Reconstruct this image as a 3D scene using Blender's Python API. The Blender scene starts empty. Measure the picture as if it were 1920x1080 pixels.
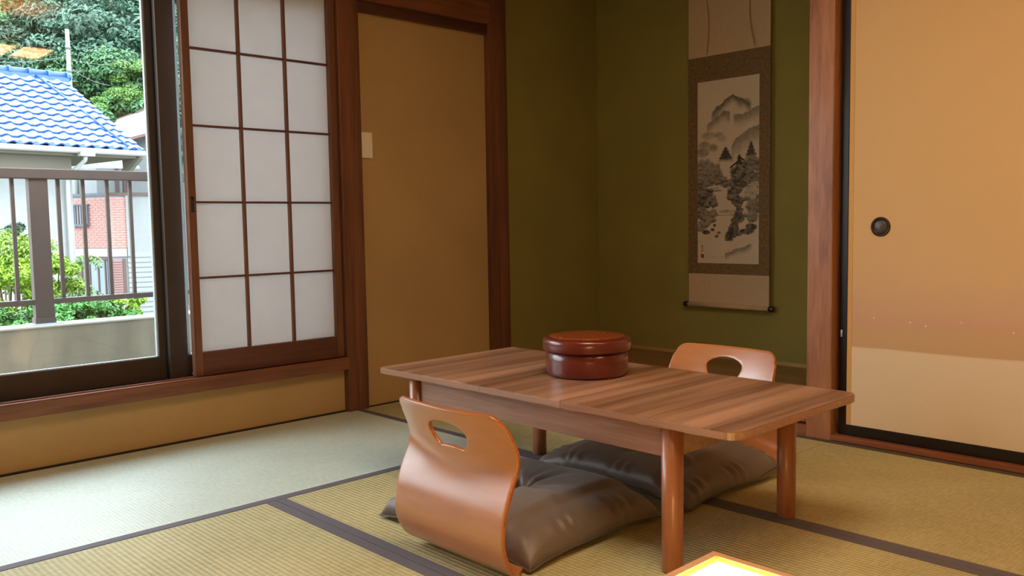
import bpy, bmesh, math, random
import numpy as np
from mathutils import Vector, Matrix
from mathutils.geometry import delaunay_2d_cdt
random.seed(7); RNG = np.random.default_rng(7)
C = bpy.context.scene.collection
SC = bpy.context.scene
PI = math.pi

# ------------------------------------------------------------------ camera
FPX = 1627.66
YAW, PITCH, ROLL = [math.radians(a) for a in (-46.28, -4.331, -0.955)]
CAM = Vector((0, 0, 0.84))
FW = Vector((math.sin(YAW) * math.cos(PITCH), math.cos(YAW) * math.cos(PITCH), math.sin(PITCH)))
R0 = Vector((math.cos(YAW), -math.sin(YAW), 0)); U0 = R0.cross(FW)
RT = math.cos(ROLL) * R0 + math.sin(ROLL) * U0
UP = -math.sin(ROLL) * R0 + math.cos(ROLL) * U0
cam = bpy.data.cameras.new('camera'); cam.sensor_width = 36; cam.lens = FPX / 1920 * 36
cam.clip_start = 0.02; cam.clip_end = 500
co = bpy.data.objects.new('camera', cam); C.objects.link(co)
m = Matrix((RT, UP, -FW)).transposed().to_4x4(); m.translation = CAM
co.matrix_world = m
SC.camera = co
SC.view_settings.view_transform = 'Standard'; SC.view_settings.look = 'None'
SC.view_settings.gamma = 1; SC.view_settings.use_curve_mapping = False
SC.view_settings.exposure = 0.0

# ------------------------------------------------------------------ world, sun, room lights
w = bpy.data.worlds.new('sky'); SC.world = w; w.use_nodes = True
nt = w.node_tree; bg = nt.nodes['Background']
tc = nt.nodes.new('ShaderNodeTexCoord'); sp = nt.nodes.new('ShaderNodeSeparateXYZ')
rp = nt.nodes.new('ShaderNodeValToRGB')
nt.links.new(tc.outputs['Generated'], sp.inputs[0]); nt.links.new(sp.outputs['Z'], rp.inputs[0])
rp.color_ramp.elements[0].color = (0.90, 0.95, 1.0, 1); rp.color_ramp.elements[1].color = (0.72, 0.85, 1.0, 1)
nt.links.new(rp.outputs[0], bg.inputs[0]); bg.inputs[1].default_value = 8.5
sun = bpy.data.lights.new('sun', 'SUN'); sun.energy = 4.5; sun.angle = math.radians(14); sun.color = (1, .96, .9)
so = bpy.data.objects.new('sun', sun); C.objects.link(so)
so.rotation_euler = Vector((-0.62, -0.25, -0.95)).to_track_quat('-Z', 'Y').to_euler()
LAMP_CEIL = 11.0      # emission of the pendant shade
LAMP_FLOOR = 9.0      # emission of the floor lantern
AREA = 25.0
al = bpy.data.lights.new('room_fill', 'AREA'); al.shape = 'RECTANGLE'; al.size = 1.0; al.size_y = .8
al.energy = AREA; al.color = (1.0, 0.80, 0.56)  # unseen fill added to brighten the room, no fixture belongs to it
ao = bpy.data.objects.new('room_fill', al); C.objects.link(ao); ao.location = (-0.9, 1.2, 2.32)


def at(px, py, d):
    """point seen at pixel px,py of the 1920x1080 photo, d metres ahead of the camera"""
    return CAM + (FW + RT * ((px - 960) / FPX) - UP * ((py - 540) / FPX)) * d


def on_plane(px, py, P0, d2):
    d = at(px, py, 1) - CAM; n = Vector((-d2[1], d2[0], 0))
    return CAM + d * ((Vector(P0) - CAM).dot(n) / d.dot(n))


# ------------------------------------------------------------------ materials
def srgb(r, g, b):
    f = lambda c: (c / 12.92 if c <= .04045 else ((c + .055) / 1.055) ** 2.4)
    return tuple(f(x / 255) for x in (r, g, b))


def mat(name, col, rough=.6, metal=0, bump=0, bscale=60, var=0, vscale=8, coat=0, sheen=0, stretch=(1, 1, 1), spec=.5, col2=None, emit=0, ecol=None, detail=4):
    m = bpy.data.materials.new(name); m.use_nodes = True
    t = m.node_tree; p = t.nodes['Principled BSDF']
    p.inputs['Base Color'].default_value = (*col, 1); p.inputs['Roughness'].default_value = rough
    p.inputs['Metallic'].default_value = metal; p.inputs['Coat Weight'].default_value = coat
    p.inputs['Coat Roughness'].default_value = .12
    p.inputs['Sheen Weight'].default_value = sheen; p.inputs['Specular IOR Level'].default_value = spec
    if emit:
        p.inputs['Emission Color'].default_value = (*(ecol or col), 1); p.inputs['Emission Strength'].default_value = emit
    if bump or var or col2:
        tcn = t.nodes.new('ShaderNodeTexCoord'); mp = t.nodes.new('ShaderNodeMapping')
        mp.inputs['Scale'].default_value = stretch
        t.links.new(tcn.outputs['Object'], mp.inputs[0])
        if var or col2:
            n = t.nodes.new('ShaderNodeTexNoise'); n.inputs['Scale'].default_value = vscale; n.inputs['Detail'].default_value = detail
            t.links.new(mp.outputs[0], n.inputs[0])
            r = t.nodes.new('ShaderNodeValToRGB')
            c2 = col2 or tuple(c * (1 - var) for c in col)
            r.color_ramp.elements[0].position = .35; r.color_ramp.elements[1].position = .65
            r.color_ramp.elements[0].color = (*c2, 1)
            r.color_ramp.elements[1].color = (*(col if col2 else tuple(min(1, c * (1 + var)) for c in col)), 1)
            t.links.new(n.outputs[0], r.inputs[0]); t.links.new(r.outputs[0], p.inputs['Base Color'])
        if bump:
            n2 = t.nodes.new('ShaderNodeTexNoise'); n2.inputs['Scale'].default_value = bscale; n2.inputs['Detail'].default_value = 6
            b = t.nodes.new('ShaderNodeBump'); b.inputs['Strength'].default_value = bump; b.inputs['Distance'].default_value = .003
            t.links.new(mp.outputs[0], n2.inputs[0]); t.links.new(n2.outputs[0], b.inputs['Height'])
            t.links.new(b.outputs[0], p.inputs['Normal'])
    return m


def wood(name, dark, light, axis='x', grain=22, rough=.45, coat=0.0, along=1.2, ring=0.0, bump=.15, stripes=0, coat_rough=.15, pos=(.3, .7)):
    """axis = grain direction"""
    m = bpy.data.materials.new(name); m.use_nodes = True
    t = m.node_tree; p = t.nodes['Principled BSDF']; L = t.links.new
    tcn = t.nodes.new('ShaderNodeTexCoord'); mp = t.nodes.new('ShaderNodeMapping')
    s = {'x': (along, grain, grain), 'y': (grain, along, grain), 'z': (grain, grain, along)}[axis]
    mp.inputs['Scale'].default_value = s
    L(tcn.outputs['Object'], mp.inputs[0])
    n = t.nodes.new('ShaderNodeTexNoise'); n.inputs['Scale'].default_value = 1; n.inputs['Detail'].default_value = 6
    n.inputs['Distortion'].default_value = .6
    L(mp.outputs[0], n.inputs[0])
    n2 = t.nodes.new('ShaderNodeTexNoise'); n2.inputs['Scale'].default_value = 5; n2.inputs['Detail'].default_value = 3
    L(mp.outputs[0], n2.inputs[0])
    mx = t.nodes.new('ShaderNodeMath'); mx.operation = 'MULTIPLY_ADD'; mx.inputs[1].default_value = .35
    L(n2.outputs[0], mx.inputs[0])
    sc = t.nodes.new('ShaderNodeMath'); sc.operation = 'MULTIPLY'; sc.inputs[1].default_value = .65
    L(n.outputs[0], sc.inputs[0]); L(sc.outputs[0], mx.inputs[2])
    src = mx.outputs[0]
    if stripes:
        mp2 = t.nodes.new('ShaderNodeMapping')
        mp2.inputs['Scale'].default_value = {'x': (.25, stripes, .01), 'y': (stripes, .25, .01), 'z': (stripes, stripes, .2)}[axis]
        L(tcn.outputs['Object'], mp2.inputs[0])
        n3 = t.nodes.new('ShaderNodeTexNoise'); n3.inputs['Scale'].default_value = 1; n3.inputs['Detail'].default_value = 2
        L(mp2.outputs[0], n3.inputs[0])
        m3 = t.nodes.new('ShaderNodeMath'); m3.operation = 'MULTIPLY_ADD'; m3.inputs[1].default_value = .62
        s3 = t.nodes.new('ShaderNodeMath'); s3.operation = 'MULTIPLY'; s3.inputs[1].default_value = .38
        L(src, s3.inputs[0]); L(n3.outputs[0], m3.inputs[0]); L(s3.outputs[0], m3.inputs[2]); src = m3.outputs[0]
    r = t.nodes.new('ShaderNodeValToRGB')
    r.color_ramp.elements[0].position = pos[0]; r.color_ramp.elements[1].position = pos[1]
    r.color_ramp.elements[0].color = (*dark, 1); r.color_ramp.elements[1].color = (*light, 1)
    L(src, r.inputs[0]); L(r.outputs[0], p.inputs['Base Color'])
    p.inputs['Roughness'].default_value = rough; p.inputs['Coat Weight'].default_value = coat
    p.inputs['Coat Roughness'].default_value = coat_rough
    b = t.nodes.new('ShaderNodeBump'); b.inputs['Strength'].default_value = bump; b.inputs['Distance'].default_value = .0015
    L(mx.outputs[0], b.inputs['Height']); L(b.outputs[0], p.inputs['Normal'])
    return m


def tatami_mat(name, c1, c2, axis, rough=.6, spec=.35):
    """ribs run along axis"""
    m = bpy.data.materials.new(name); m.use_nodes = True
    t = m.node_tree; p = t.nodes['Principled BSDF']; L = t.links.new
    g = t.nodes.new('ShaderNodeNewGeometry'); se = t.nodes.new('ShaderNodeSeparateXYZ'); L(g.outputs['Position'], se.inputs[0])
    a, b = ('Y', 'X') if axis == 'x' else ('X', 'Y')
    def sine(src, freq):
        m1 = t.nodes.new('ShaderNodeMath'); m1.operation = 'MULTIPLY'; m1.inputs[1].default_value = 2 * PI * freq; L(src, m1.inputs[0])
        m2 = t.nodes.new('ShaderNodeMath'); m2.operation = 'SINE'; L(m1.outputs[0], m2.inputs[0]); return m2.outputs[0]
    rib = sine(se.outputs[a], 1 / .0145); thr = sine(se.outputs[b], 1 / .012)
    n = t.nodes.new('ShaderNodeTexNoise'); n.inputs['Scale'].default_value = 90; n.inputs['Detail'].default_value = 3
    mp = t.nodes.new('ShaderNodeMapping'); mp.inputs['Scale'].default_value = (.35, 1, 1) if axis == 'y' else (1, .35, 1)
    L(g.outputs['Position'], mp.inputs[0]); L(mp.outputs[0], n.inputs[0])
    n2 = t.nodes.new('ShaderNodeTexNoise'); n2.inputs['Scale'].default_value = 2.2; n2.inputs['Detail'].default_value = 3
    L(g.outputs['Position'], n2.inputs[0])
    h = t.nodes.new('ShaderNodeMath'); h.operation = 'MULTIPLY_ADD'; h.inputs[1].default_value = .30; L(thr, h.inputs[0]); L(rib, h.inputs[2])
    k = t.nodes.new('ShaderNodeMath'); k.operation = 'MULTIPLY_ADD'; k.inputs[1].default_value = .10; k.inputs[2].default_value = -.02; L(h.outputs[0], k.inputs[0])
    k2 = t.nodes.new('ShaderNodeMath'); k2.operation = 'MULTIPLY_ADD'; k2.inputs[1].default_value = .55; L(n.outputs[0], k2.inputs[0]); L(k.outputs[0], k2.inputs[2])
    k3 = t.nodes.new('ShaderNodeMath'); k3.operation = 'MULTIPLY_ADD'; k3.inputs[1].default_value = .55; L(n2.outputs[0], k3.inputs[0]); L(k2.outputs[0], k3.inputs[2])
    r = t.nodes.new('ShaderNodeValToRGB'); r.color_ramp.elements[0].position = .3; r.color_ramp.elements[1].position = .75
    r.color_ramp.elements[0].color = (*c1, 1); r.color_ramp.elements[1].color = (*c2, 1)
    L(k3.outputs[0], r.inputs[0]); L(r.outputs[0], p.inputs['Base Color'])
    bp = t.nodes.new('ShaderNodeBump'); bp.inputs['Strength'].default_value = .55; bp.inputs['Distance'].default_value = .0012
    L(h.outputs[0], bp.inputs['Height']); L(bp.outputs[0], p.inputs['Normal'])
    p.inputs['Roughness'].default_value = rough; p.inputs['Specular IOR Level'].default_value = spec
    return m


def glass_mat(name):
    m = bpy.data.materials.new(name); m.use_nodes = True; t = m.node_tree; L = t.links.new
    t.nodes.remove(t.nodes['Principled BSDF']); out = t.nodes['Material Output']
    lwn = t.nodes.new('ShaderNodeLayerWeight'); pw = t.nodes.new('ShaderNodeMath'); pw.operation = 'POWER'; pw.inputs[1].default_value = 5; L(lwn.outputs['Facing'], pw.inputs[0])
    fr = t.nodes.new('ShaderNodeMath'); fr.operation = 'MULTIPLY_ADD'; fr.inputs[1].default_value = .955; fr.inputs[2].default_value = .045; L(pw.outputs[0], fr.inputs[0])
    tr = t.nodes.new('ShaderNodeBsdfTransparent'); tr.inputs[0].default_value = (.97, .985, .98, 1)
    gl = t.nodes.new('ShaderNodeBsdfGlossy'); gl.inputs['Roughness'].default_value = .02
    mx = t.nodes.new('ShaderNodeMixShader'); L(fr.outputs[0], mx.inputs[0]); L(tr.outputs[0], mx.inputs[1]); L(gl.outputs[0], mx.inputs[2])
    L(mx.outputs[0], out.inputs[0]); return m


def paper_mat(name, col, trans=.6, emit=0, ecol=(1, 1, 1)):
    m = bpy.data.materials.new(name); m.use_nodes = True; t = m.node_tree; L = t.links.new
    t.nodes.remove(t.nodes['Principled BSDF']); out = t.nodes['Material Output']
    tcn = t.nodes.new('ShaderNodeTexCoord'); n = t.nodes.new('ShaderNodeTexNoise'); n.inputs['Scale'].default_value = 14; n.inputs['Detail'].default_value = 8
    L(tcn.outputs['Object'], n.inputs[0]); r = t.nodes.new('ShaderNodeValToRGB')
    r.color_ramp.elements[0].color = (*[c * .93 for c in col], 1); r.color_ramp.elements[1].color = (*col, 1); L(n.outputs[0], r.inputs[0])
    d = t.nodes.new('ShaderNodeBsdfDiffuse'); s = t.nodes.new('ShaderNodeBsdfTranslucent')
    L(r.outputs[0], d.inputs[0]); L(r.outputs[0], s.inputs[0])
    mx = t.nodes.new('ShaderNodeMixShader'); mx.inputs[0].default_value = trans; L(d.outputs[0], mx.inputs[1]); L(s.outputs[0], mx.inputs[2])
    last = mx
    if emit:
        e = t.nodes.new('ShaderNodeEmission'); e.inputs[0].default_value = (*ecol, 1); e.inputs[1].default_value = emit
        a = t.nodes.new('ShaderNodeAddShader'); L(mx.outputs[0], a.inputs[0]); L(e.outputs[0], a.inputs[1]); last = a
    L(last.outputs[0], out.inputs[0]); return m


M = {}
M['olive'] = mat('olive_plaster', srgb(152, 140, 76), .95, bump=.35, bscale=260, var=.05, vscale=3, spec=.1)
M['tan'] = mat('tan_plaster', srgb(194, 160, 108), .95, bump=.35, bscale=260, var=.04, vscale=3, spec=.1)
M['white'] = mat('white_plaster', srgb(222, 214, 196), .9)
M['pillar'] = wood('reddish_pillar_wood', srgb(84, 50, 34), srgb(142, 88, 60), 'z', 20, .5)
M['beamy'] = wood('reddish_beam_wood', srgb(96, 56, 36), srgb(156, 96, 62), 'y', 20, .45, coat=.2)
M['beamx'] = wood('reddish_beam_wood_b', srgb(110, 64, 40), srgb(170, 104, 66), 'x', 20, .5)
M['kamoi'] = wood('dark_lintel_wood', srgb(62, 34, 22), srgb(104, 62, 40), 'y', 20, .5)
M['shoji_y'] = wood('shoji_wood_rail', srgb(78, 44, 32), srgb(120, 72, 52), 'y', 24, .5)
M['shoji_z'] = wood('shoji_wood_stile', srgb(92, 54, 38), srgb(142, 92, 64), 'z', 24, .5)
M['post'] = wood('tokonoma_post_wood', srgb(136, 84, 54), srgb(196, 136, 92), 'z', 16, .45, coat=.15, along=2.2)
M['black'] = mat('black_lacquer', srgb(22, 14, 12), .35, coat=.2)
M['seam'] = mat('dark_seam', srgb(50, 36, 26), .8)
M['alu'] = mat('dark_bronze_aluminium', srgb(72, 61, 54), .45, metal=.35, var=.05)
M['bead'] = mat('pale_glazing_bead', srgb(190, 205, 220), .4)
M['glass'] = glass_mat('window_glass')
M['shojip'] = paper_mat('shoji_paper', (.80, .79, .79), .36)
M['tatA'] = tatami_mat('tatami_sheen_pale', srgb(200, 212, 194), srgb(230, 240, 222), 'y', .38, .9)  # window sheen on these mats is put into a paler base colour
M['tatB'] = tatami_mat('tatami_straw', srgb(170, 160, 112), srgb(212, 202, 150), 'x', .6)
M['heri'] = mat('tatami_border_cloth', srgb(104, 98, 104), .75, var=.06, vscale=200)
M['heri2'] = mat('tatami_border_dark', srgb(92, 80, 62), .8, var=.06, vscale=200)
M['table'] = wood('zebra_walnut', srgb(110, 70, 50), srgb(198, 152, 120), 'y', 26, .34, coat=.25, along=1.0, stripes=11, coat_rough=.2, pos=(.38, .62))
M['edge'] = wood('table_edge_band', srgb(158, 112, 88), srgb(186, 142, 116), 'x', 70, .3, coat=.3)
M['apron'] = wood('walnut_apron', srgb(130, 90, 70), srgb(182, 138, 112), 'x', 24, .5, stripes=0)
M['leg'] = wood('walnut_leg', srgb(142, 84, 54), srgb(186, 120, 82), 'z', 26, .33, coat=.35)
M['ply'] = wood('orange_plywood', srgb(188, 108, 50), srgb(220, 148, 82), 'x', 10, .34, coat=1.0, along=1.5, bump=.03, coat_rough=.28, pos=(.2, .8))
M['ply'].node_tree.nodes['Principled BSDF'].inputs['Coat IOR'].default_value = 1.75
M['plyrim'] = wood('plywood_rim', srgb(150, 76, 32), srgb(206, 120, 60), 'x', 30, .35, coat=.4)
M['satin'] = mat('grey_brown_satin', srgb(110, 94, 82), .46, bump=.25, bscale=30, sheen=.25, var=.06)
M['seamc'] = mat('cushion_piping', srgb(86, 76, 70), .6)
M['lacq'] = wood('red_brown_lacquer', srgb(84, 24, 14), srgb(118, 38, 22), 'x', 6, .34, coat=.8, along=3, bump=.0, coat_rough=.15)
M['fus'] = None
M['scrollpaper'] = mat('cream_mount_paper', srgb(206, 176, 138), .85, var=.03, vscale=30)
M['brocade'] = mat('brown_green_brocade', srgb(130, 104, 60), .7, col2=srgb(112, 80, 46), vscale=70, bump=.2, bscale=200)
M['rodend'] = mat('dark_roller_knob', srgb(40, 24, 20), .3, coat=.5)
M['plate'] = mat('switch_plate', srgb(250, 238, 212), .5)
M['tokofl'] = wood('alcove_floor_board', srgb(132, 98, 56), srgb(168, 130, 80), 'x', 14, .45)
M['strip2'] = mat('pale_alcove_skirting', srgb(186, 152, 92), .6)
M['cont'] = mat('weathered_concrete', srgb(158, 150, 132), .9, bump=.5, bscale=80, var=.14, vscale=2.4, stretch=(1, 3, .6), detail=8)
M['conw'] = mat('parapet_cap', srgb(214, 214, 204), .85, var=.05)
M['rail'] = mat('railing_paint', srgb(92, 80, 76), .5, var=.04)
M['housew'] = mat('white_stucco', srgb(128, 133, 134), .9, var=.03)
M['soffit'] = mat('eave_shade_board', srgb(104, 102, 92), .8)  # colour darkened for the shade under the eave
M['tile'] = mat('blue_glazed_tile', srgb(120, 152, 205), .3, coat=.7, var=.08, vscale=4)
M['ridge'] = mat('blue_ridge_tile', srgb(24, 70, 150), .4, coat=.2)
M['gutter'] = mat('white_gutter', srgb(150, 154, 152), .5)
M['brick'] = mat('red_brick', srgb(176, 126, 118), .85, var=.12, vscale=6)
M['mortar'] = mat('brick_mortar', srgb(170, 150, 144), .9)
M['shut'] = mat('shutter_pink_brown', srgb(134, 104, 102), .7)
M['frame'] = mat('brown_window_frame', srgb(84, 68, 62), .6)
M['curtain'] = mat('pale_curtain', srgb(132, 144, 158), .8)
M['pinkroof'] = mat('pale_pink_roof', srgb(150, 128, 122), .8)
M['slatef'] = mat('grey_coping', srgb(84, 88, 100), .6)
M['pole'] = mat('concrete_pole', srgb(132, 140, 136), .8)
M['wire'] = mat('wire_grey', srgb(96, 102, 100), .6)
M['bark'] = mat('bark', srgb(84, 66, 50), .9)
M['soil'] = mat('hill_undergrowth', srgb(46, 74, 46), .95, var=.4, vscale=.6)
M['ground'] = mat('garden_ground', srgb(74, 80, 60), .95, var=.2, vscale=1)
LEAF = [mat('leaf_%s' % k, srgb(*c), .55, var=.3, vscale=v) for k, c, v in
        (('deep', (34, 68, 44), .5), ('mid', (56, 98, 58), .6), ('fresh', (92, 132, 60), .8), ('blue_green', (48, 86, 66), .6), ('lime', (104, 140, 26), 3), ('hedge', (50, 108, 36), 4))]

# ------------------------------------------------------------------ object helpers
W = {}


def root(name, loc, label=None, cat=None, group=None, kind=None):
    o = bpy.data.objects.new(name, None); C.objects.link(o); o.location = loc; W[o] = Vector(loc); o.empty_display_size = .05
    tag(o, label, cat, group, kind); return o


def tag(o, label=None, cat=None, group=None, kind=None):
    if label: o['label'] = label
    if cat: o['category'] = cat
    if group: o['group'] = group
    if kind: o['kind'] = kind
    return o


def obj(name, verts, faces, m, parent=None, smooth=False, origin=None, bevel=0, label=None, **kw):
    """verts in world space (or in the parent's space when the parent has W = 0)"""
    vs = np.array([tuple(v) for v in verts], float)
    if origin is None: origin = (vs.min(0) + vs.max(0)) / 2
    origin = Vector(origin)
    me = bpy.data.meshes.new(name)
    me.from_pydata([tuple(v - np.array(origin)) for v in vs], [], [tuple(f) for f in faces])
    me.materials.append(m)
    if smooth: me.polygons.foreach_set('use_smooth', [True] * len(me.polygons))
    me.update()
    if bevel:
        bm = bmesh.new(); bm.from_mesh(me)
        bmesh.ops.bevel(bm, geom=[e for e in bm.edges], offset=bevel, segments=2, affect='EDGES', profile=.6)
        bm.to_mesh(me); bm.free()
    o = bpy.data.objects.new(name, me); C.objects.link(o); W[o] = origin
    if parent is not None:
        o.parent = parent; o.location = origin - W[parent]
    else:
        o.location = origin
    tag(o, label, **kw); return o


BF = [(0, 3, 2, 1), (4, 5, 6, 7), (0, 1, 5, 4), (1, 2, 6, 5), (2, 3, 7, 6), (3, 0, 4, 7)]


def bv(x0, x1, y0, y1, z0, z1):
    return [(x0, y0, z0), (x1, y0, z0), (x1, y1, z0), (x0, y1, z0), (x0, y0, z1), (x1, y0, z1), (x1, y1, z1), (x0, y1, z1)]


def box(name, x0, x1, y0, y1, z0, z1, m, parent=None, bevel=0, **kw):
    return obj(name, bv(x0, x1, y0, y1, z0, z1), BF, m, parent, bevel=bevel, **kw)


def boxes(name, lst, m, parent=None, bevel=0, **kw):
    vs, fs = [], []
    for b in lst:
        k = len(vs); vs += bv(*b); fs += [tuple(i + k for i in f) for f in BF]
    return obj(name, vs, fs, m, parent, bevel=bevel, **kw)


def hexa(name, pts, m, parent=None, **kw):  # 8 points in bv order
    return obj(name, pts, BF, m, parent, **kw)


def slab(name, quad, th, m, parent=None, **kw):
    a = [Vector(p) for p in quad]; n = (a[1] - a[0]).cross(a[3] - a[0]).normalized() * th
    return obj(name, [p - n for p in a] + a, BF, m, parent, **kw)


def tube(name, pts, r, m, parent=None, seg=10, **kw):
    pts = [Vector(p) for p in pts]; rs = r if isinstance(r, (list, tuple)) else [r] * len(pts)
    vs, fs = [], []
    for i, p in enumerate(pts):
        t = (pts[min(i + 1, len(pts) - 1)] - pts[max(i - 1, 0)]).normalized()
        a = t.orthogonal().normalized() if i == 0 else (a - t * a.dot(t)).normalized()
        b = t.cross(a)
        vs += [p + (a * math.cos(2 * PI * k / seg) + b * math.sin(2 * PI * k / seg)) * rs[i] for k in range(seg)]
    for i in range(len(pts) - 1):
        for k in range(seg):
            fs.append((i * seg + k, i * seg + (k + 1) % seg, (i + 1) * seg + (k + 1) % seg, (i + 1) * seg + k))
    fs.append(tuple(range(seg))[::-1]); fs.append(tuple(range((len(pts) - 1) * seg, len(pts) * seg)))
    o = obj(name, vs, fs, m, parent, smooth=True, **kw)
    for p in list(o.data.polygons)[-2:]: p.use_smooth = False
    return o


def lathe(name, prof, cx, cy, m, parent=None, seg=64, **kw):
    vs, fs = [], []
    for r, z in prof: vs += [(cx + r * math.cos(2 * PI * k / seg), cy + r * math.sin(2 * PI * k / seg), z) for k in range(seg)]
    n = len(prof)
    for i in range(n - 1):
        for k in range(seg): fs.append((i * seg + k, i * seg + (k + 1) % seg, (i + 1) * seg + (k + 1) % seg, (i + 1) * seg + k))
    fs.append(tuple(range(seg))[::-1]); fs.append(tuple(range((n - 1) * seg, n * seg)))
    return obj(name, vs, fs, m, parent, smooth=True, **kw)


def instance(src, parent, loc, rotm=None):
    o = src.copy(); C.objects.link(o); o.parent = parent; o.location = loc
    if rotm is not None: o.rotation_euler = rotm
    return o


# ================================================================== THE ROOM
XW = -3.33       # plaster plane of the window wall
YB = 3.88        # back wall of the alcove
YF = 3.10        # plane of the sliding doors
XR, YN, ZC = 1.25, -1.5, 2.4
fl = box('floor', -3.45, XR + .1, YN - .1, YB + .1, -.14, -.06, M['seam'], label='straw tatami floor of the room with cloth borders', kind='structure')


def tatami(x0, x1, y0, y1, axis, mt, heri, ha=M['heri'], hb=M['heri']):
    o = box('tatami_mat', x0 + .001, x1 - .001, y0 + .001, y1 - .001, -.055, 0, mt, fl)
    if axis == 'y': hs = [(x0 + .001, x0 + .034, y0 + .001, y1 - .001), (x1 - .034, x1 - .001, y0 + .001, y1 - .001)]
    else: hs = [(x0 + .001, x1 - .001, y0 + .001, y0 + .034), (x0 + .001, x1 - .001, y1 - .034, y1 - .001)]
    for k, h in enumerate(hs):
        if heri[k]: box('cloth_border', *h, -.02, .0012, (ha, hb)[k], o)


XA = -2.392
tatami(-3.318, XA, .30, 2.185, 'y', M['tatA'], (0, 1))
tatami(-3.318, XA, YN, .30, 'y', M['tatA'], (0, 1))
tatami(XA, -.57, 1.27, 2.172, 'x', M['tatB'], (1, 1))
tatami(XA, -.57, .37, 1.27, 'x', M['tatB'], (1, 1))
tatami(XA, -.57, -.53, .37, 'x', M['tatB'], (1, 1))
tatami(XA, -.57, YN, -.53, 'x', M['tatB'], (1, 1))
tatami(-3.318, -1.50, 2.172, 3.082, 'x', M['tatB'], (1, 1), M['heri'], M['heri2'])
tatami(-1.50, .32, 2.172, 3.082, 'x', M['tatB'], (1, 1), M['heri'], M['heri2'])
tatami(-.57, .34, .36, 2.172, 'y', M['tatB'], (1, 1))
tatami(-.57, .34, YN, .36, 'y', M['tatB'], (1, 1))
tatami(.34, XR, 1.27, 3.082, 'y', M['tatB'], (1, 1))
tatami(.34, XR, YN, 1.27, 'y', M['tatB'], (1, 1))

# window wall
wl = root('wall_left', (XW, 0, 0), 'window wall with tan plaster, reddish posts and a high sliding window', kind='structure')
box('dado_plaster', XW - .12, XW, YN, 2.14, -.06, .20, M['tan'], wl)
box('plaster_panel', XW - .12, XW - .004, 2.24, 3.04, -.06, 1.80, M['tan'], wl)
box('upper_plaster', XW - .12, XW - .004, YN, 2.128, 1.90, ZC, M['tan'], wl)
box('upper_plaster', XW - .12, XW - .004, 2.128, 3.142, 1.80, ZC, M['tan'], wl)
box('end_plaster', XW - .12, XW, YN - .1, -1.30, .20, 1.80, M['tan'], wl)
box('post', XW - .11, -3.298, 2.128, 2.238, 0, ZC, M['pillar'], wl, bevel=.003)
box('post', XW - .11, -3.298, 3.018, 3.142, 0, ZC, M['pillar'], wl, bevel=.003)
box('seam_strip', XW, XW + .011, YN, 2.128, -.01, .006, M['seam'], wl)
box('seam_strip', XW - .004, XW + .011, 2.238, 3.018, -.01, .003, M['seam'], wl)
box('lintel', XW - .06, -3.308, 2.238, 3.018, 1.79, 1.835, M['kamoi'], wl, bevel=.002)
box('nageshi_beam', XW - .02, -3.282, 2.238, 3.018, 1.835, 1.945, M['beamy'], wl, bevel=.002)
box('lintel', XW - .115, -3.30, YN, 2.128, 1.885, 1.93, M['kamoi'], wl, bevel=.002)
box('nageshi_beam', XW - .02, -3.282, YN, 2.128, 1.93, 2.03, M['beamy'], wl, bevel=.002)
sw = root('light_switch', (XW, 2.285, 1.20), 'small cream wall plate on the tan plaster beside the reddish post', 'switch')
box('plate', XW - .004, XW + .008, 2.245, 2.312, 1.142, 1.258, M['plate'], sw, bevel=.003)

# window: timber sill, aluminium sashes
wi = root('window_1', (XW - .05, 1, .25), 'dark bronze aluminium sliding window above the tan dado', kind='structure')
sill = box('window_sill', XW - .045, -3.283, -1.30, 2.128, .196, .247, M['beamy'], wi, bevel=.002)
box('sill_track', XW - .012, XW - .004, -1.30, 2.128, .247, .2515, M['beamy'], wi)
box('sill_track', -3.300, -3.286, -1.30, 2.128, .247, .2515, M['beamy'], wi)
box('outer_sill', XW - .20, XW - .045, -1.30, 2.128, .19, .238, M['alu'], wi)
box('head_frame', XW - .16, XW - .03, -1.30, 2.128, 1.855, 1.885, M['alu'], wi)


def sash(xc, y0, y1, sl, sr, name='sash'):
    s = root(name, (xc, (y0 + y1) / 2, .24)); s.parent = wi; s.location = W[s] - W[wi]
    z0, z1, h = .24, 1.856, .014
    box('stile', xc - h, xc + h, y0, y0 + sl, z0, z1, M['alu'], s, bevel=.002)
    box('stile', xc - h, xc + h, y1 - sr, y1, z0, z1, M['alu'], s, bevel=.002)
    box('bottom_rail', xc - h, xc + h, y0 + sl, y1 - sr, z0, .331, M['alu'], s, bevel=.002)
    box('top_rail', xc - h, xc + h, y0 + sl, y1 - sr, 1.80, z1, M['alu'], s, bevel=.002)
    box('glazing_bead', xc - .006, xc + .009, y1 - sr - .0065, y1 - sr, .331, 1.80, M['bead'], s)
    box('glazing_bead', xc - .006, xc + .009, y0 + sl, y0 + sl + .011, .331, 1.80, M['bead'], s)
    box('glazing_bead', xc - .006, xc + .009, y0 + sl, y1 - sr, .331, .3345, M['bead'], s)
    box('glass_pane', xc - .0025, xc + .0025, y0 + sl, y1 - sr, .331, 1.80, M['glass'], s)


sash(-3.447, .52, 1.412, .06, .066)
sash(-3.408, 1.372, 2.128, .072, .05)
sash(-3.408, -.40, .58, .05, .06)
sash(-3.447, -1.30, -.34, .05, .06)
tube('handle_screw', [(-3.39, 1.455, .252), (-3.386, 1.462, .262)], .004, M['bead'], wi)

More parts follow.
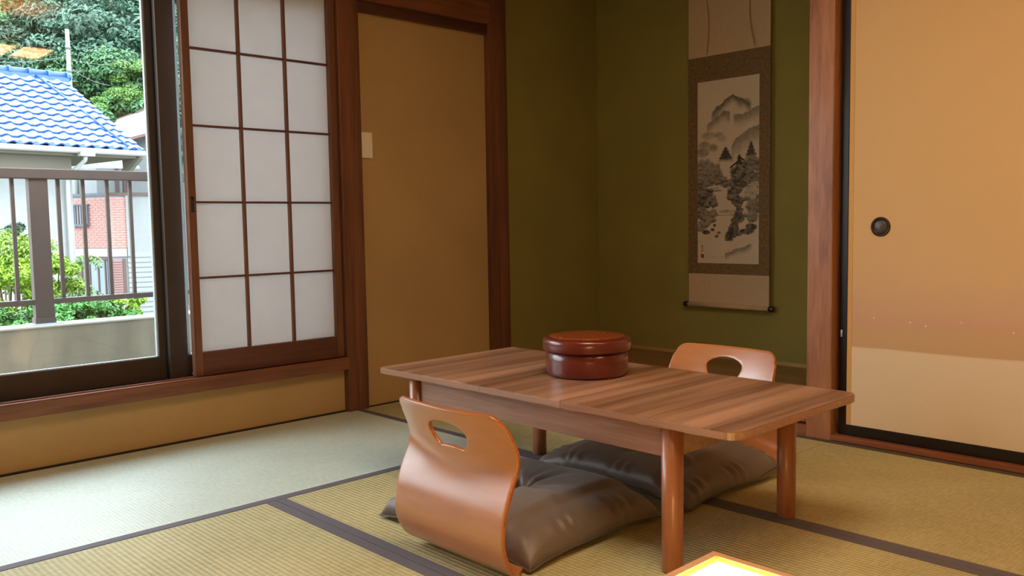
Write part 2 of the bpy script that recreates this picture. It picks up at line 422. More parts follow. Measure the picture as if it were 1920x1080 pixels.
# shoji
def shoji(y0, y1, label):
    s = root('shoji_screen', (-3.34, (y0 + y1) / 2, .2515), label, 'screen', 'sliding paper screens')
    x0, x1 = -3.349, -3.318; zb, zt = .2515, 1.884
    wst, wr = .031, .034
    box('stile', x0, x1, y0, y0 + wst, zb, zt, M['shoji_z'], s, bevel=.0015)
    box('stile', x0, x1, y1 - wr, y1, zb, zt, M['shoji_z'], s, bevel=.0015)
    box('bottom_rail', x0 + .002, x1 - .002, y0 + wst, y1 - wr, zb, .345, M['shoji_y'], s, bevel=.0015)
    box('top_rail', x0 + .002, x1 - .002, y0 + wst, y1 - wr, 1.850, zt, M['shoji_y'], s, bevel=.0015)
    box('paper', x0 + .006, x0 + .0075, y0 + wst, y1 - wr, .345, 1.850, M['shojip'], s)
    a, b = y0 + wst, y1 - wr
    for k in (1, 2):
        yy = a + (b - a) * k / 3
        box('lattice_bar', x0 + .0076, x1 - .006, yy - .005, yy + .005, .345, 1.850, M['shoji_z'], s)
    for z in (.640, .939, 1.238, 1.537):
        box('lattice_bar', x0 + .0078, x1 - .009, a, b, z - .0042, z + .0042, M['shoji_y'], s)
    tube('finger_pull', [(x1 - .001, y0 + wst / 2, .90), (x1 + .0004, y0 + wst / 2, .96)], .006, M['black'], s)
    return s


shoji(1.440, 2.126, 'white paper lattice screen standing half open across the right of the window')
shoji(-1.28, -.594, 'white paper lattice screen pushed to the far left end of the window')

# alcove
ta = root('wall_alcove', (-2.4, YB, .12), 'olive green plaster walls of the scroll alcove', kind='structure')
box('side_plaster', XW - .12, XW + .012, 3.142, YB, .0, ZC, M['olive'], ta)
box('back_plaster', XW - .12, -1.4, YB, YB + .1, .0, ZC, M['olive'], ta)
box('side_plaster', -1.50, -1.40, 3.2, YB, 0, ZC, M['olive'], ta)
box('baseboard_back', XW + .012, -1.50, YB - .012, YB, .118, .134, M['strip2'], kind='structure')
fa = box('floor_alcove', XW, -1.50, 3.142, YB, .06, .118, M['tokofl'], kind='structure', label='raised brown board floor of the alcove')
ts = root('trim_1', (-2.4, YF, 0), 'reddish wooden step front of the raised alcove', kind='structure')
box('lower_board', XW, -1.597, 3.0835, 3.145, -.06, .044, M['beamx'], ts, bevel=.002)
box('shadow_gap', XW, -1.597, 3.104, 3.145, .044, .054, M['black'], ts)
box('front_beam', XW, -1.597, 3.085, 3.145, .054, .1185, M['beamx'], ts, bevel=.003)
po = box('trim_2', -1.602, -1.503, 3.083, 3.20, -.06, ZC, M['post'], kind='structure', bevel=.004, label='light brown alcove post between olive wall and sliding door')

# sliding doors wall
wb = root('wall_back', (0, YF, 0), 'upper wall above the sliding doors', kind='structure')
box('upper_plaster', -1.503, XR, 3.11, 3.2, 1.83, ZC, M['tan'], wb)
box('upper_plaster', XW, -1.602, 3.11, 3.17, 2.22, ZC, M['tan'], wb)
box('alcove_lintel', XW, -1.602, 3.09, 3.19, 2.16, 2.22, M['beamx'], wb)
box('lintel', -1.503, XR, 3.085, 3.2, 1.80, 1.835, M['kamoi'], wb)
box('nageshi_beam', -1.503, XR, 3.06, 3.11, 1.835, 1.945, M['beamx'], wb)
box('trim_3', -1.503, XR, 3.0865, 3.20, -.06, .021, M['beamx'], kind='structure', bevel=.002, label='wooden threshold with tracks under the tan sliding door')
box('trim_4', -1.499, XR, 3.082, 3.0865, -.01, .003, M['seam'], kind='structure', label='dark seam along the threshold')
box('back_fill', -1.503, XR, 3.19, 3.2, .02, 1.80, M['seam'], wb)


def fusuma_mat():
    m = bpy.data.materials.new('fusuma_paper'); m.use_nodes = True; t = m.node_tree; p = t.nodes['Principled BSDF']; L = t.links.new
    g = t.nodes.new('ShaderNodeNewGeometry'); se = t.nodes.new('ShaderNodeSeparateXYZ'); L(g.outputs['Position'], se.inputs[0])
    mp = t.nodes.new('ShaderNodeMapping'); mp.inputs['Scale'].default_value = (1.3, 1, 6); L(g.outputs['Position'], mp.inputs[0])
    n = t.nodes.new('ShaderNodeTexNoise'); n.inputs['Scale'].default_value = 1.2; n.inputs['Detail'].default_value = 3; L(mp.outputs[0], n.inputs[0])
    a = t.nodes.new('ShaderNodeMath'); a.operation = 'MULTIPLY_ADD'; a.inputs[1].default_value = .03; a.inputs[2].default_value = -.015; L(n.outputs[0], a.inputs[0])
    b = t.nodes.new('ShaderNodeMath'); b.operation = 'ADD'; L(se.outputs['Z'], b.inputs[0]); L(a.outputs[0], b.inputs[1])
    r = t.nodes.new('ShaderNodeValToRGB'); cr = r.color_ramp
    pts = [(0, (240, 220, 186)), (.358, (238, 216, 180)), (.362, (214, 176, 130)), (.444, (216, 178, 134)), (.448, (218, 172, 140)), (.50, (220, 180, 142)), (.62, (226, 188, 138)), (1.0, (228, 190, 136))]
    cr.elements[0].position = 0; cr.elements[0].color = (*srgb(*pts[0][1]), 1); cr.elements[1].position = 1; cr.elements[1].color = (*srgb(*pts[-1][1]), 1)
    for q, c in pts[1:-1]:
        e = cr.elements.new(q); e.color = (*srgb(*c), 1)
    L(b.outputs[0], r.inputs[0])
    # fleck of mica in the mist band
    v = t.nodes.new('ShaderNodeTexVoronoi'); v.inputs['Scale'].default_value = 42; L(g.outputs['Position'], v.inputs['Vector'])
    lt = t.nodes.new('ShaderNodeMath'); lt.operation = 'LESS_THAN'; lt.inputs[1].default_value = .13; L(v.outputs['Distance'], lt.inputs[0])
    z1 = t.nodes.new('ShaderNodeMath'); z1.operation = 'COMPARE'; z1.inputs[1].default_value = .465; z1.inputs[2].default_value = .014; L(se.outputs['Z'], z1.inputs[0])
    mu = t.nodes.new('ShaderNodeMath'); mu.operation = 'MULTIPLY'; L(lt.outputs[0], mu.inputs[0]); L(z1.outputs[0], mu.inputs[1])
    mx = t.nodes.new('ShaderNodeMix'); mx.data_type = 'RGBA'; L(mu.outputs[0], mx.inputs[0]); L(r.outputs[0], mx.inputs[6]); mx.inputs[7].default_value = (*srgb(250, 226, 196), 1)
    L(mx.outputs[2], p.inputs['Base Color'])
    n3 = t.nodes.new('ShaderNodeTexNoise'); n3.inputs['Scale'].default_value = 240; L(g.outputs['Position'], n3.inputs[0])
    bp = t.nodes.new('ShaderNodeBump'); bp.inputs['Strength'].default_value = .2; bp.inputs['Distance'].default_value = .001; L(n3.outputs[0], bp.inputs['Height']); L(bp.outputs[0], p.inputs['Normal'])
    p.inputs['Roughness'].default_value = .75; p.inputs['Specular IOR Level'].default_value = .25
    return m


M['fus'] = fusuma_mat()
M['strip'] = mat('fusuma_edge_strip', srgb(222, 176, 104), .7)


def fusuma(n, x0, x1, y, pull_left, label):
    d = root('door_%d' % n, ((x0 + x1) / 2, y, .02), label, kind='structure')
    zt = 1.80
    f = .030
    box('frame_stile', x0, x0 + f, y - .012, y + .012, .021, zt, M['black'], d, bevel=.002)
    box('frame_stile', x1 - f, x1, y - .012, y + .012, .021, zt, M['black'], d, bevel=.002)
    box('frame_rail', x0 + f, x1 - f, y - .012, y + .012, .021, .062, M['black'], d, bevel=.002)
    box('frame_rail', x0 + f, x1 - f, y - .012, y + .012, zt - .035, zt, M['black'], d, bevel=.002)
    box('paper_panel', x0 + f, x1 - f, y - .008, y + .008, .062, zt - .035, M['fus'], d)
    if pull_left: box('paper_edge_strip', x0 + f, x0 + f + .017, y - .0095, y - .008, .062, zt - .035, M['strip'], d)
    cx = x0 + .149 if pull_left else x1 - .149
    zc = .802
    def ring(nm, prof, mt, par):
        seg = 32; vs, fs = [], []
        for r, yy in prof: vs += [(cx + r * math.cos(2 * PI * k / seg), y - yy, zc + r * math.sin(2 * PI * k / seg)) for k in range(seg)]
        for i in range(len(prof) - 1):
            for k in range(seg): fs.append((i * seg + k, (i + 1) * seg + k, (i + 1) * seg + (k + 1) % seg, i * seg + (k + 1) % seg))
        fs.append(tuple(range((len(prof) - 1) * seg, len(prof) * seg)))
        return obj(nm, vs, fs, mt, par, smooth=True)
    h = ring('finger_pull', [(.035, .008), (.035, .0115), (.031, .0125), (.024, .0095), (.0235, .0088)], M['pullrim'], d)
    ring('pull_cup', [(.0235, .0087), (.023, .0091), (.001, .0091)], M['pullcup'], h)
    return d


M['pullrim'] = mat('dark_metal_rim', srgb(58, 42, 34), .35, metal=.5)
M['pullcup'] = mat('grey_metal_cup', srgb(98, 86, 74), .4, metal=.5)
d1 = fusuma(1, -1.492, -.60, 3.134, True, 'tan paper sliding door with black frame and round dark finger pull')
tube('latch_pin', [(-1.481, 3.119, .392), (-1.481, 3.119, .418)], .004, M['bead'], d1)
fusuma(2, -.63, .30, 3.165, False, 'tan paper sliding door behind the first, right of view')
fusuma(3, .27, 1.24, 3.134, False, 'tan paper sliding door at the room corner')

# remaining shell
box('wall_right', XR, XR + .1, YN - .1, 3.2, -.06, ZC, M['tan'], kind='structure', label='plain tan plaster wall at the right of the room')
box('wall_front', XW - .12, XR, YN - .1, YN, -.06, ZC, M['tan'], kind='structure', label='plain tan plaster wall behind the camera')
cl = box('ceiling', XW - .12, XR + .1, YN - .1, YB + .1, ZC + .02, ZC + .1, M['beamx'], kind='structure', label='boarded wooden ceiling')
for k in range(10):
    box('ceiling_board', XW, XR, YN + k * .46 + .004, YN + (k + 1) * .46 - .004 if k < 9 else 3.1, ZC, ZC + .02, M['ceil'] if 'ceil' in M else M.setdefault('ceil', wood('ceiling_wood', srgb(150, 112, 76), srgb(190, 150, 108), 'x', 14, .6)), cl)
box('ceiling_board', XW, -1.4, 3.11, YB, ZC - .002, ZC + .02, M['ceil'], cl)

# ================================================================== LAMPS
M['shade'] = paper_mat('lamp_shade_paper', (.9, .8, .65), .5, LAMP_CEIL, (1.0, .60, .28))
pl = root('pendant_lamp', (-.02, 1.75, 2.2), 'square wooden pendant lamp with glowing amber paper shade under the ceiling', 'lamp')
box('shade', -.25, .21, 1.57, 1.99, 2.10, 2.26, M['shade'], pl)
boxes('lamp_frame', [(-.25, .21, 1.55, 1.57, 2.09, 2.27), (-.25, .21, 1.99, 2.01, 2.09, 2.27), (-.27, -.25, 1.55, 2.01, 2.09, 2.27), (.21, .23, 1.55, 2.01, 2.09, 2.27), (-.25, .21, 1.755, 1.785, 2.088, 2.099)], M['leg'], pl)
tube('cord', [(-.02, 1.78, 2.26), (-.02, 1.78, ZC)], .006, M['black'], pl)

M['lant'] = paper_mat('lantern_top_panel', (.95, .93, .85), .5, LAMP_FLOOR, (1.0, .84, .52))
M['lantrim'] = paper_mat('lantern_inner_rim', (.95, .85, .2), .5, 1.6, (1.0, .86, .06))
lx, ly, lz = -.703, 1.076, .35
M['lantwood'] = wood('lantern_cypress', srgb(206, 150, 104), srgb(236, 188, 140), 'x', 20, .5)
la = root('floor_lantern', (lx + .15, ly - .15, 0), 'square wooden box lantern glowing white on the mat in the foreground', 'lamp')
S = .30
for (a, b) in ((lx, ly - .022), (lx + S - .022, ly - .022), (lx, ly - S), (lx + S - .022, ly - S)):
    box('leg', a, a + .022, b, b + .022, 0.0015, lz - .02, M['lantwood'], la, bevel=.0015)
boxes('top_frame', [(lx, lx + S, ly - .013, ly, lz - .02, lz), (lx, lx + S, ly - S, ly - S + .013, lz - .02, lz), (lx, lx + .013, ly - S + .013, ly - .013, lz - .02, lz), (lx + S - .013, lx + S, ly - S + .013, ly - .013, lz - .02, lz)], M['lantwood'], la, bevel=.001)
boxes('inner_rim', [(lx + .013, lx + S - .013, ly - .0185, ly - .013, lz - .014, lz - .004), (lx + .013, lx + .0185, ly - S + .013, ly - .0185, lz - .014, lz - .004)], M['lantrim'], la)
box('glowing_panel', lx + .0187, lx + S - .0135, ly - S + .0135, ly - .0187, lz - .010, lz - .006, M['lant'], la)
M['lantside'] = paper_mat('lantern_side_paper', (.95, .9, .75), .5, LAMP_FLOOR * .22, (1.0, .72, .34))
boxes('side_paper', [(lx + .022, lx + S - .022, ly - .011, ly - .009, .05, lz - .021), (lx + .022, lx + S - .022, ly - S + .009, ly - S + .011, .05, lz - .021), (lx + .009, lx + .011, ly - S + .022, ly - .022, .05, lz - .021), (lx + S - .011, lx + S - .009, ly - S + .022, ly - .022, .05, lz - .021)], M['lantside'], la)
boxes('bottom_frame', [(lx + .022, lx + S - .022, ly - .018, ly - .004, .03, .05), (lx + .022, lx + S - .022, ly - S + .004, ly - S + .018, .03, .05), (lx + .004, lx + .018, ly - S + .022, ly - .022, .03, .05), (lx + S - .018, lx + S - .004, ly - S + .022, ly - .022, .03, .05)], M['lantwood'], la)

# ================================================================== TABLE
TZ = .373
tb = root('low_table', (-1.71, 1.965, 0), 'long low walnut table with striped top and four round legs', 'table')
TX0, TX1, TY0, TY1 = -2.345, -1.008, 1.632, 2.236


def rounded_rect(x0, x1, y0, y1, r, corners):  # corners: BL BR TR TL
    pts = []
    for (cx, cy, a0), on in zip(((x0 + r, y0 + r, PI), (x1 - r, y0 + r, 1.5 * PI), (x1 - r, y1 - r, 0), (x0 + r, y1 - r, .5 * PI)), corners):
        if on: pts += [(cx + r * math.cos(a0 + PI / 2 * k / 8), cy + r * math.sin(a0 + PI / 2 * k / 8)) for k in range(9)]
        else: pts.append({PI: (x0, y0), 1.5 * PI: (x1, y0), 0: (x1, y1), .5 * PI: (x0, y1)}[a0])
    return pts


def prism(name, pts, z0, z1, m, parent, bevel=0, m2=None, **kw):
    n = len(pts); vs = [(x, y, z0) for x, y in pts] + [(x, y, z1) for x, y in pts]
    fs = [tuple(range(n))[::-1], tuple(range(n, 2 * n))] + [(i, (i + 1) % n, n + (i + 1) % n, n + i) for i in range(n)]
    o = obj(name, vs, fs, m, parent, **kw)
    if m2:
        o.data.materials.append(m2)
        for p in list(o.data.polygons)[2:]: p.material_index = 1
    if bevel:
        bm = bmesh.new(); bm.from_mesh(o.data); bm.faces.ensure_lookup_table()
        es = [e for e in bm.edges if abs(e.verts[0].co.z - e.verts[1].co.z) < 1e-6]
        bmesh.ops.bevel(bm, geom=es, offset=bevel, segments=2, affect='EDGES'); bm.to_mesh(o.data); bm.free()
    return o


s1, s2 = -1.852, -1.533
for a, b, cr in ((TX0, s1 - .0008, (1, 0, 0, 1)), (s1 + .0008, s2 - .0008, (0, 0, 0, 0)), (s2 + .0008, TX1, (0, 1, 1, 0))):
    r = .012 if a == TX0 else .042
    prism('tabletop_leaf', rounded_rect(a, b, TY0, TY1, r, cr), TZ - .020, TZ, M['table'], tb, bevel=.002, m2=M['edge'])
ap = (-2.184, -1.202, 1.666, 2.204)
box('apron', ap[0] + .024, ap[1] - .024, ap[2] - .006, ap[2] + .012, .277, TZ - .020, M['apron'], tb, bevel=.002)
box('apron', ap[0] + .024, ap[1] - .024, ap[3] - .012, ap[3] + .006, .277, TZ - .020, M['apron'], tb, bevel=.002)
box('apron', ap[0] - .002, ap[0] + .014, ap[2] + .020, ap[3] - .020, .277, TZ - .020, M['apron'], tb, bevel=.002)
box('apron', ap[1] - .014, ap[1] + .002, ap[2] + .020, ap[3] - .020, .277, TZ - .020, M['apron'], tb, bevel=.002)
for x, y in ((ap[0], ap[2]), (ap[1], ap[2]), (ap[0] + .010, ap[3]), (ap[1], ap[3])):
    g = tube('leg', [(x, y, .0015), (x, y, .004), (x, y, TZ - .0205)], [.0235, .0255, .0265], M['leg'], tb, seg=32)

# ================================================================== LACQUER BOX
bx, by = -1.750, 1.986
lb = root('lacquered_box', (bx, by, TZ), 'round red-brown lacquered wooden box with a lid, standing on the low table', 'box')
lathe('body', [(.112, TZ + .0005), (.118, TZ + .002), (.1225, TZ + .0075), (.1245, TZ + .016), (.1252, TZ + .05), (.1252, TZ + .078)], bx, by, M['lacq'], lb)
lathe('lid', [(.1255, TZ + .0785), (.1325, TZ + .0785), (.1342, TZ + .080), (.1348, TZ + .104), (.1338, TZ + .1095), (.131, TZ + .1135), (.126, TZ + .1165), (.118, TZ + .119), (.112, TZ + .1185)], bx, by, M['lacq'], lb)


def lidtop_mat():
    m = bpy.data.materials.new('carved_grain_lacquer'); m.use_nodes = True; t = m.node_tree; p = t.nodes['Principled BSDF']; L = t.links.new
    tcn = t.nodes.new('ShaderNodeTexCoord'); mp = t.nodes.new('ShaderNodeMapping'); mp.inputs['Scale'].default_value = (1, .45, 1); mp.inputs['Rotation'].default_value = (0, 0, .5); mp.inputs['Location'].default_value = (.0, .02, 0)
    L(tcn.outputs['Object'], mp.inputs[0])
    wv = t.nodes.new('ShaderNodeTexWave'); wv.wave_type = 'RINGS'; wv.rings_direction = 'Z'; wv.inputs['Scale'].default_value = 26; wv.inputs['Distortion'].default_value = 3; wv.inputs['Detail'].default_value = 2; wv.inputs['Detail Scale'].default_value = .6
    L(mp.outputs[0], wv.inputs[0])
    r = t.nodes.new('ShaderNodeValToRGB'); r.color_ramp.elements[0].position = .55; r.color_ramp.elements[0].color = (*srgb(126, 42, 20), 1); r.color_ramp.elements[1].position = .95; r.color_ramp.elements[1].color = (*srgb(196, 104, 44), 1)
    L(wv.outputs[0], r.inputs[0]); L(r.outputs[0], p.inputs['Base Color'])
    p.inputs['Roughness'].default_value = .3; p.inputs['Coat Weight'].default_value = .6; p.inputs['Coat Roughness'].default_value = .15
    return m


lathe('lid_top', [(.113, TZ + .1180), (.112, TZ + .1192), (.08, TZ + .1196), (.04, TZ + .1198), (.001, TZ + .1198)], bx, by, lidtop_mat(), lb)

# ================================================================== LEGLESS CHAIRS
def catmull(P, n=14):
    P = [Vector(p) for p in P]; P = [2 * P[0] - P[1]] + P + [2 * P[-1] - P[-2]]; out = []
    for i in range(1, len(P) - 2):
        for k in range(n):
            t = k / n; a, b, c, d = P[i - 1:i + 3]
            out.append(.5 * ((2 * b) + (c - a) * t + (2 * a - 5 * b + 4 * c - d) * t * t + (3 * b - a - 3 * c + d) * t ** 3))
    out.append(P[-2]); return out


def make_chair(name, loc, label):
    r = root(name, (0, 0, 0), label, 'floor chair', 'legless bentwood chairs at the low table')
    prof = catmull([(.30, .010), (.24, .008), (.16, .006), (.10, .008), (.052, .020), (.018, .052), (.0, .105), (.006, .165), (.024, .222), (.030, .272), (.018, .318), (-.002, .362), (-.024, .404)])
    cum = [0]
    for a, b in zip(prof, prof[1:]): cum.append(cum[-1] + (b - a).length)
    TOT = cum[-1]

    def pos(s):
        s = max(0, min(TOT, s)); i = min(max(np.searchsorted(cum, s) - 1, 0), len(prof) - 2)
        t = (s - cum[i]) / (cum[i + 1] - cum[i]); return prof[i].lerp(prof[i + 1], t)
    zs = [p.y for p in prof]

    def s_of_z(z):
        for i in range(len(prof) // 3, len(prof) - 1):
            if prof[i].y <= z <= prof[i + 1].y and prof[i].x < .06: return cum[i] + (z - prof[i].y) / (prof[i + 1].y - prof[i].y) * (cum[i + 1] - cum[i])
    def half(s):
        q = s / TOT
        return .204 - .012 * max(0, (q - .8) / .2) ** 2 - .055 * min(1, max(0, (.40 - q) / .12))
    # outline in (x, s)
    rc, rs = .036, .06
    rt = []
    for k in range(9):
        a = PI / 2 * k / 8; rt.append((half(0) - rs + rs * math.sin(a), rs - rs * math.cos(a)))
    for s in np.linspace(rs + .02, TOT - rc - .01, 40): rt.append((half(s), s))
    for k in range(9):
        a = PI / 2 * k / 8; rt.append((half(TOT) - rc + rc * math.cos(a), TOT - rc + rc * math.sin(a)))
    top = [(x, TOT) for x in np.linspace(half(TOT) - rc - .015, -(half(TOT) - rc - .015), 16)]
    bot = [(x, 0) for x in np.linspace(-(half(0) - rs - .01), half(0) - rs - .01, 12)]
    outline = rt + top + [(-x, s) for x, s in rt[::-1]] + bot
    hp = [(-.069, .335), (-.066, .347), (-.052, .358), (-.028, .366), (0, .369), (.028, .366), (.052, .358), (.066, .347), (.069, .335), (.063, .318), (.050, .302), (.043, .297), (.02, .300), (0, .301), (-.02, .300), (-.043, .297), (-.050, .302), (-.063, .318)]
    hp2 = []
    for i in range(len(hp)):
        a, b = hp[i], hp[(i + 1) % len(hp)]
        hp2 += [a, ((a[0] + b[0]) / 2, (a[1] + b[1]) / 2)]
    hole = [(x, s_of_z(z)) for x, z in hp2]

    def inside(p, poly):
        c = False; n = len(poly)
        for i in range(n):
            a, b = poly[i], poly[i - 1]
            if (a[1] > p[1]) != (b[1] > p[1]) and p[0] < (b[0] - a[0]) * (p[1] - a[1]) / (b[1] - a[1]) + a[0]: c = not c
        return c
    gp = []
    for s in np.arange(.008, TOT, .011):
        for x in np.linspace(-.195, .195, 30):
            if inside((x, s), outline) and not inside((x, s), hole):
                if min((x - q[0]) ** 2 + (s - q[1]) ** 2 for q in outline + hole) > .006 ** 2: gp.append((x, s))
    pts = [Vector(p) for p in outline + hole + gp]; no, nh = len(outline), len(hole)
    edges = [(i, (i + 1) % no) for i in range(no)] + [(no + i, no + (i + 1) % nh) for i in range(nh)]
    v, e, f, *_ = delaunay_2d_cdt(pts, edges, [], 0, 1e-6)
    fs = []
    for t in f:
        c = sum((v[i] for i in t), Vector((0, 0))) / len(t)
        if inside(c, outline) and not inside(c, hole): fs.append(t)
    vs = []
    for q in v:
        p = pos(q.y); z = p.y
        k = max(0, min(1, (z - .20) / .12)); k = k * k * (3 - 2 * k)
        on_back = 1 if q.y > TOT * .45 else 0
        vs.append((q.x, p.x + on_back * k * .030 * (q.x / .2) ** 2, z))
    o = obj('backrest_shell', vs, fs, M['ply'], r, smooth=True, origin=(0, 0, 0))
    o.data.materials.append(M['plyrim'])
    md = o.modifiers.new('thickness', 'SOLIDIFY'); md.thickness = .0105; md.offset = 0; md.material_offset_rim = 1
    bvm = o.modifiers.new('edge', 'BEVEL'); bvm.width = .002; bvm.segments = 2; bvm.limit_method = 'ANGLE'; bvm.angle_limit = math.radians(50)
    r.location = loc; W[r] = Vector(loc)
    return r


ch1 = make_chair('floor_chair', (-1.607, 1.303, .0005), 'orange bentwood legless chair in front, its back toward the viewer')
ch2 = ch1.copy(); C.objects.link(ch2); ch2.location = (-1.612, 2.545, .0005); ch2.rotation_euler = (0, 0, PI); ch2['label'] = 'orange bentwood legless chair behind the low table, showing above its far edge'
for k in ch1.children:
    c = k.copy(); C.objects.link(c); c.parent = ch2


# ================================================================== CUSHIONS
def cushion(cx, cy, w, d, rot, label, z0, seed, hh=.078, back=0):
    rr = root('floor_cushion', (cx, cy, 0), label, 'cushion', 'grey brown floor cushions')
    rng = np.random.default_rng(seed); N = 110
    u = np.linspace(-1, 1, N); Uu, Vv = np.meshgrid(u, u, indexing='ij')
    pin = .035
    X = w / 2 * Uu * (1 - pin * (1 - Vv ** 2)); Y = d / 2 * Vv * (1 - pin * (1 - Uu ** 2))
    e = np.clip((1 - np.abs(Uu) ** 4.4), 0, 1) * np.clip((1 - np.abs(Vv) ** 4.4), 0, 1)
    T = e ** .36
    kb = np.clip((Vv - .45) / .55, 0, 1); kb = back * kb * kb * (3 - 2 * kb)
    rad = np.hypot(X, Y); th = np.arctan2(Y, X)
    fold = (.5 * np.cos(5 * th + seed) + .35 * np.cos(9 * th + 2 * seed) + .2 * np.cos(14 * th)) * np.exp(-((rad - .07) / .07) ** 2) * .008
    lx_, ly_ = X * .8 - Y * .6, X * .6 + Y * .8
    crease = -.022 * np.exp(-(ly_ / .010) ** 2) * np.exp(-((lx_ + .055) / .05) ** 2) - .014 * np.exp(-(lx_ / .012) ** 2) * np.exp(-((ly_ - .05) / .05) ** 2) + .007 * np.exp(-((X - .16) / .05) ** 2 - ((Y + .05 + .4 * (X - .16)) / .018) ** 2)
    tuft = crease - .050 * np.exp(-(rad / .030) ** 2) - .012 * np.exp(-(rad / .10) ** 2)
    edge = np.maximum(np.abs(Uu), np.abs(Vv))
    along = np.where(np.abs(Uu) > np.abs(Vv), Y, X)
    wr = .0042 * np.sin(along * 95 + 3 * np.sin(along * 30 + seed)) * np.exp(-((edge - .93) / .07) ** 2)
    low = sum(rng.uniform(-1, 1) * np.sin(rng.uniform(4, 14) * X + rng.uniform(4, 14) * Y + rng.uniform(0, 6)) for _ in range(6)) * .0022
    k_ = np.clip((np.abs(X) - .175) / .04, 0, 1); off = -(z0 - .0025) * k_ * k_ * (3 - 2 * k_)
    seamz = z0 + off + kb + .019 - .013 * np.clip((Uu * Vv) ** 2, 0, 1) ** 2
    Z = seamz + hh * T + (tuft + fold + low) * T + wr * (T > 0)
    Zb = np.minimum(seamz, z0 + off + .001 + .018 * (1 - e) ** 5)
    Zb = np.where(e < 1e-6, seamz, Zb)
    Zb = np.minimum(Zb, Z)
    ca, sa = math.cos(rot), math.sin(rot)
    PX = cx + ca * X - sa * Y; PY = cy + sa * X + ca * Y
    top = np.stack([PX, PY, Z], -1).reshape(-1, 3); bot = np.stack([PX, PY, Zb], -1).reshape(-1, 3)
    idx = np.arange(N * N).reshape(N, N); fs = []
    q = np.stack([idx[:-1, :-1], idx[1:, :-1], idx[1:, 1:], idx[:-1, 1:]], -1).reshape(-1, 4)
    border = np.zeros((N, N), bool); border[0] = border[-1] = True; border[:, 0] = border[:, -1] = True
    bi = idx.copy(); mp = np.where(border, idx, idx + N * N)
    qb = np.stack([mp[:-1, :-1], mp[:-1, 1:], mp[1:, 1:], mp[1:, :-1]], -1).reshape(-1, 4)
    obj('cover', np.vstack([top, bot]), q.tolist() + qb.tolist(), M['satin'], rr, smooth=True)
    bd = [(i, 0) for i in range(N)] + [(N - 1, j) for j in range(1, N)] + [(i, N - 1) for i in range(N - 2, -1, -1)] + [(0, j) for j in range(N - 2, 0, -1)]
    P = [top[idx[a]] for a in bd][::2]; P.append(P[0])
    tube('piping', P, .0028, M['seamc'], rr, seg=6)
    tube('tuft_knot', [(cx, cy, float(Z[N // 2, N // 2]) - .002), (cx, cy, float(Z[N // 2, N // 2]) + .004)], [.006, .003], M['seamc'], rr, seg=10)
    return rr


cushion(-1.735, 1.672, .60, .53, math.radians(1), 'grey brown satin cushion on the seat of the near chair, front left of the table', .0135, 3, .088)
cushion(-1.722, 2.284, .64, .485, math.radians(-2), 'grey brown satin cushion lying under the table on the far chair seat', .0135, 5, .072, .032)

# ================================================================== HANGING SCROLL
ys = YB - .028
hs = root('hanging_scroll', (-2.435, ys, .40), 'tall hanging scroll with an ink landscape on the olive alcove wall', 'scroll')
x0, x1 = -2.672, -2.198


def sheet(name, xa, xb, za, zb, yf, m, th=.0015):
    return box(name, xa, xb, yf, yf + th, za, zb, m, hs)


sheet('lower_mount', x0 + .002, x1 - .002, .398, .566, ys, M['scrollpaper'])
sheet('brocade_mount', x0, x1, .556, 1.668, ys - .0015, M['brocade'])
sheet('upper_mount', x0 + .002, x1 - .002, 1.660, 2.06, ys, M['scrollpaper'])
for xx, dx in ((-2.562, .008), (-2.31, -.004)):
    n = 20; vs, fs = [], []
    for k in range(n + 1):
        z = 1.672 + (2.055 - 1.672) * k / n; sway = .010 * math.sin(k / n * 5 + (0 if dx > 0 else 2)) - (.018 * max(0, .25 - k / n) if dx < 0 else 0) * -3
        yo = ys - .006 - .012 * (1 - k / n)
        for a in (-.010, .010): vs += [(xx + sway + a, yo, z), (xx + sway + a, yo + .0012, z)]
    for k in range(n):
        b = 4 * k
        fs += [(b, b + 2, b + 6, b + 4), (b + 1, b + 5, b + 7, b + 3), (b, b + 4, b + 5, b + 1), (b + 2, b + 3, b + 7, b + 6)]
    obj('paper_ribbon', vs, fs, M['scrollpaper'], hs)
rod = tube('roller', [(x0 + .002, ys - .002, .393), (x1 - .002, ys - .002, .393)], .0125, M['scrollpaper'], hs, seg=20)
for a, b in ((x0 - .026, x0 + .002), (x1 - .002, x1 + .026)):
    tube('roller_knob', [(a, ys - .002, .393), (a + .004, ys - .002, .393), (b - .004, ys - .002, .393), (b, ys - .002, .393)], [.0125, .0145, .0145, .013], M['rodend'], rod, seg=20)
tube('top_rod', [(x0 + .002, ys + .002, 2.06), (x1 - .002, ys + .002, 2.06)], .009, M['rodend'], hs, seg=14)
tube('hanging_cord', [(x0 + .12, ys + .002, 2.066), (-2.435, ys + .012, 2.17), (x1 - .12, ys + .002, 2.066)], .002, M['rodend'], hs, seg=6)


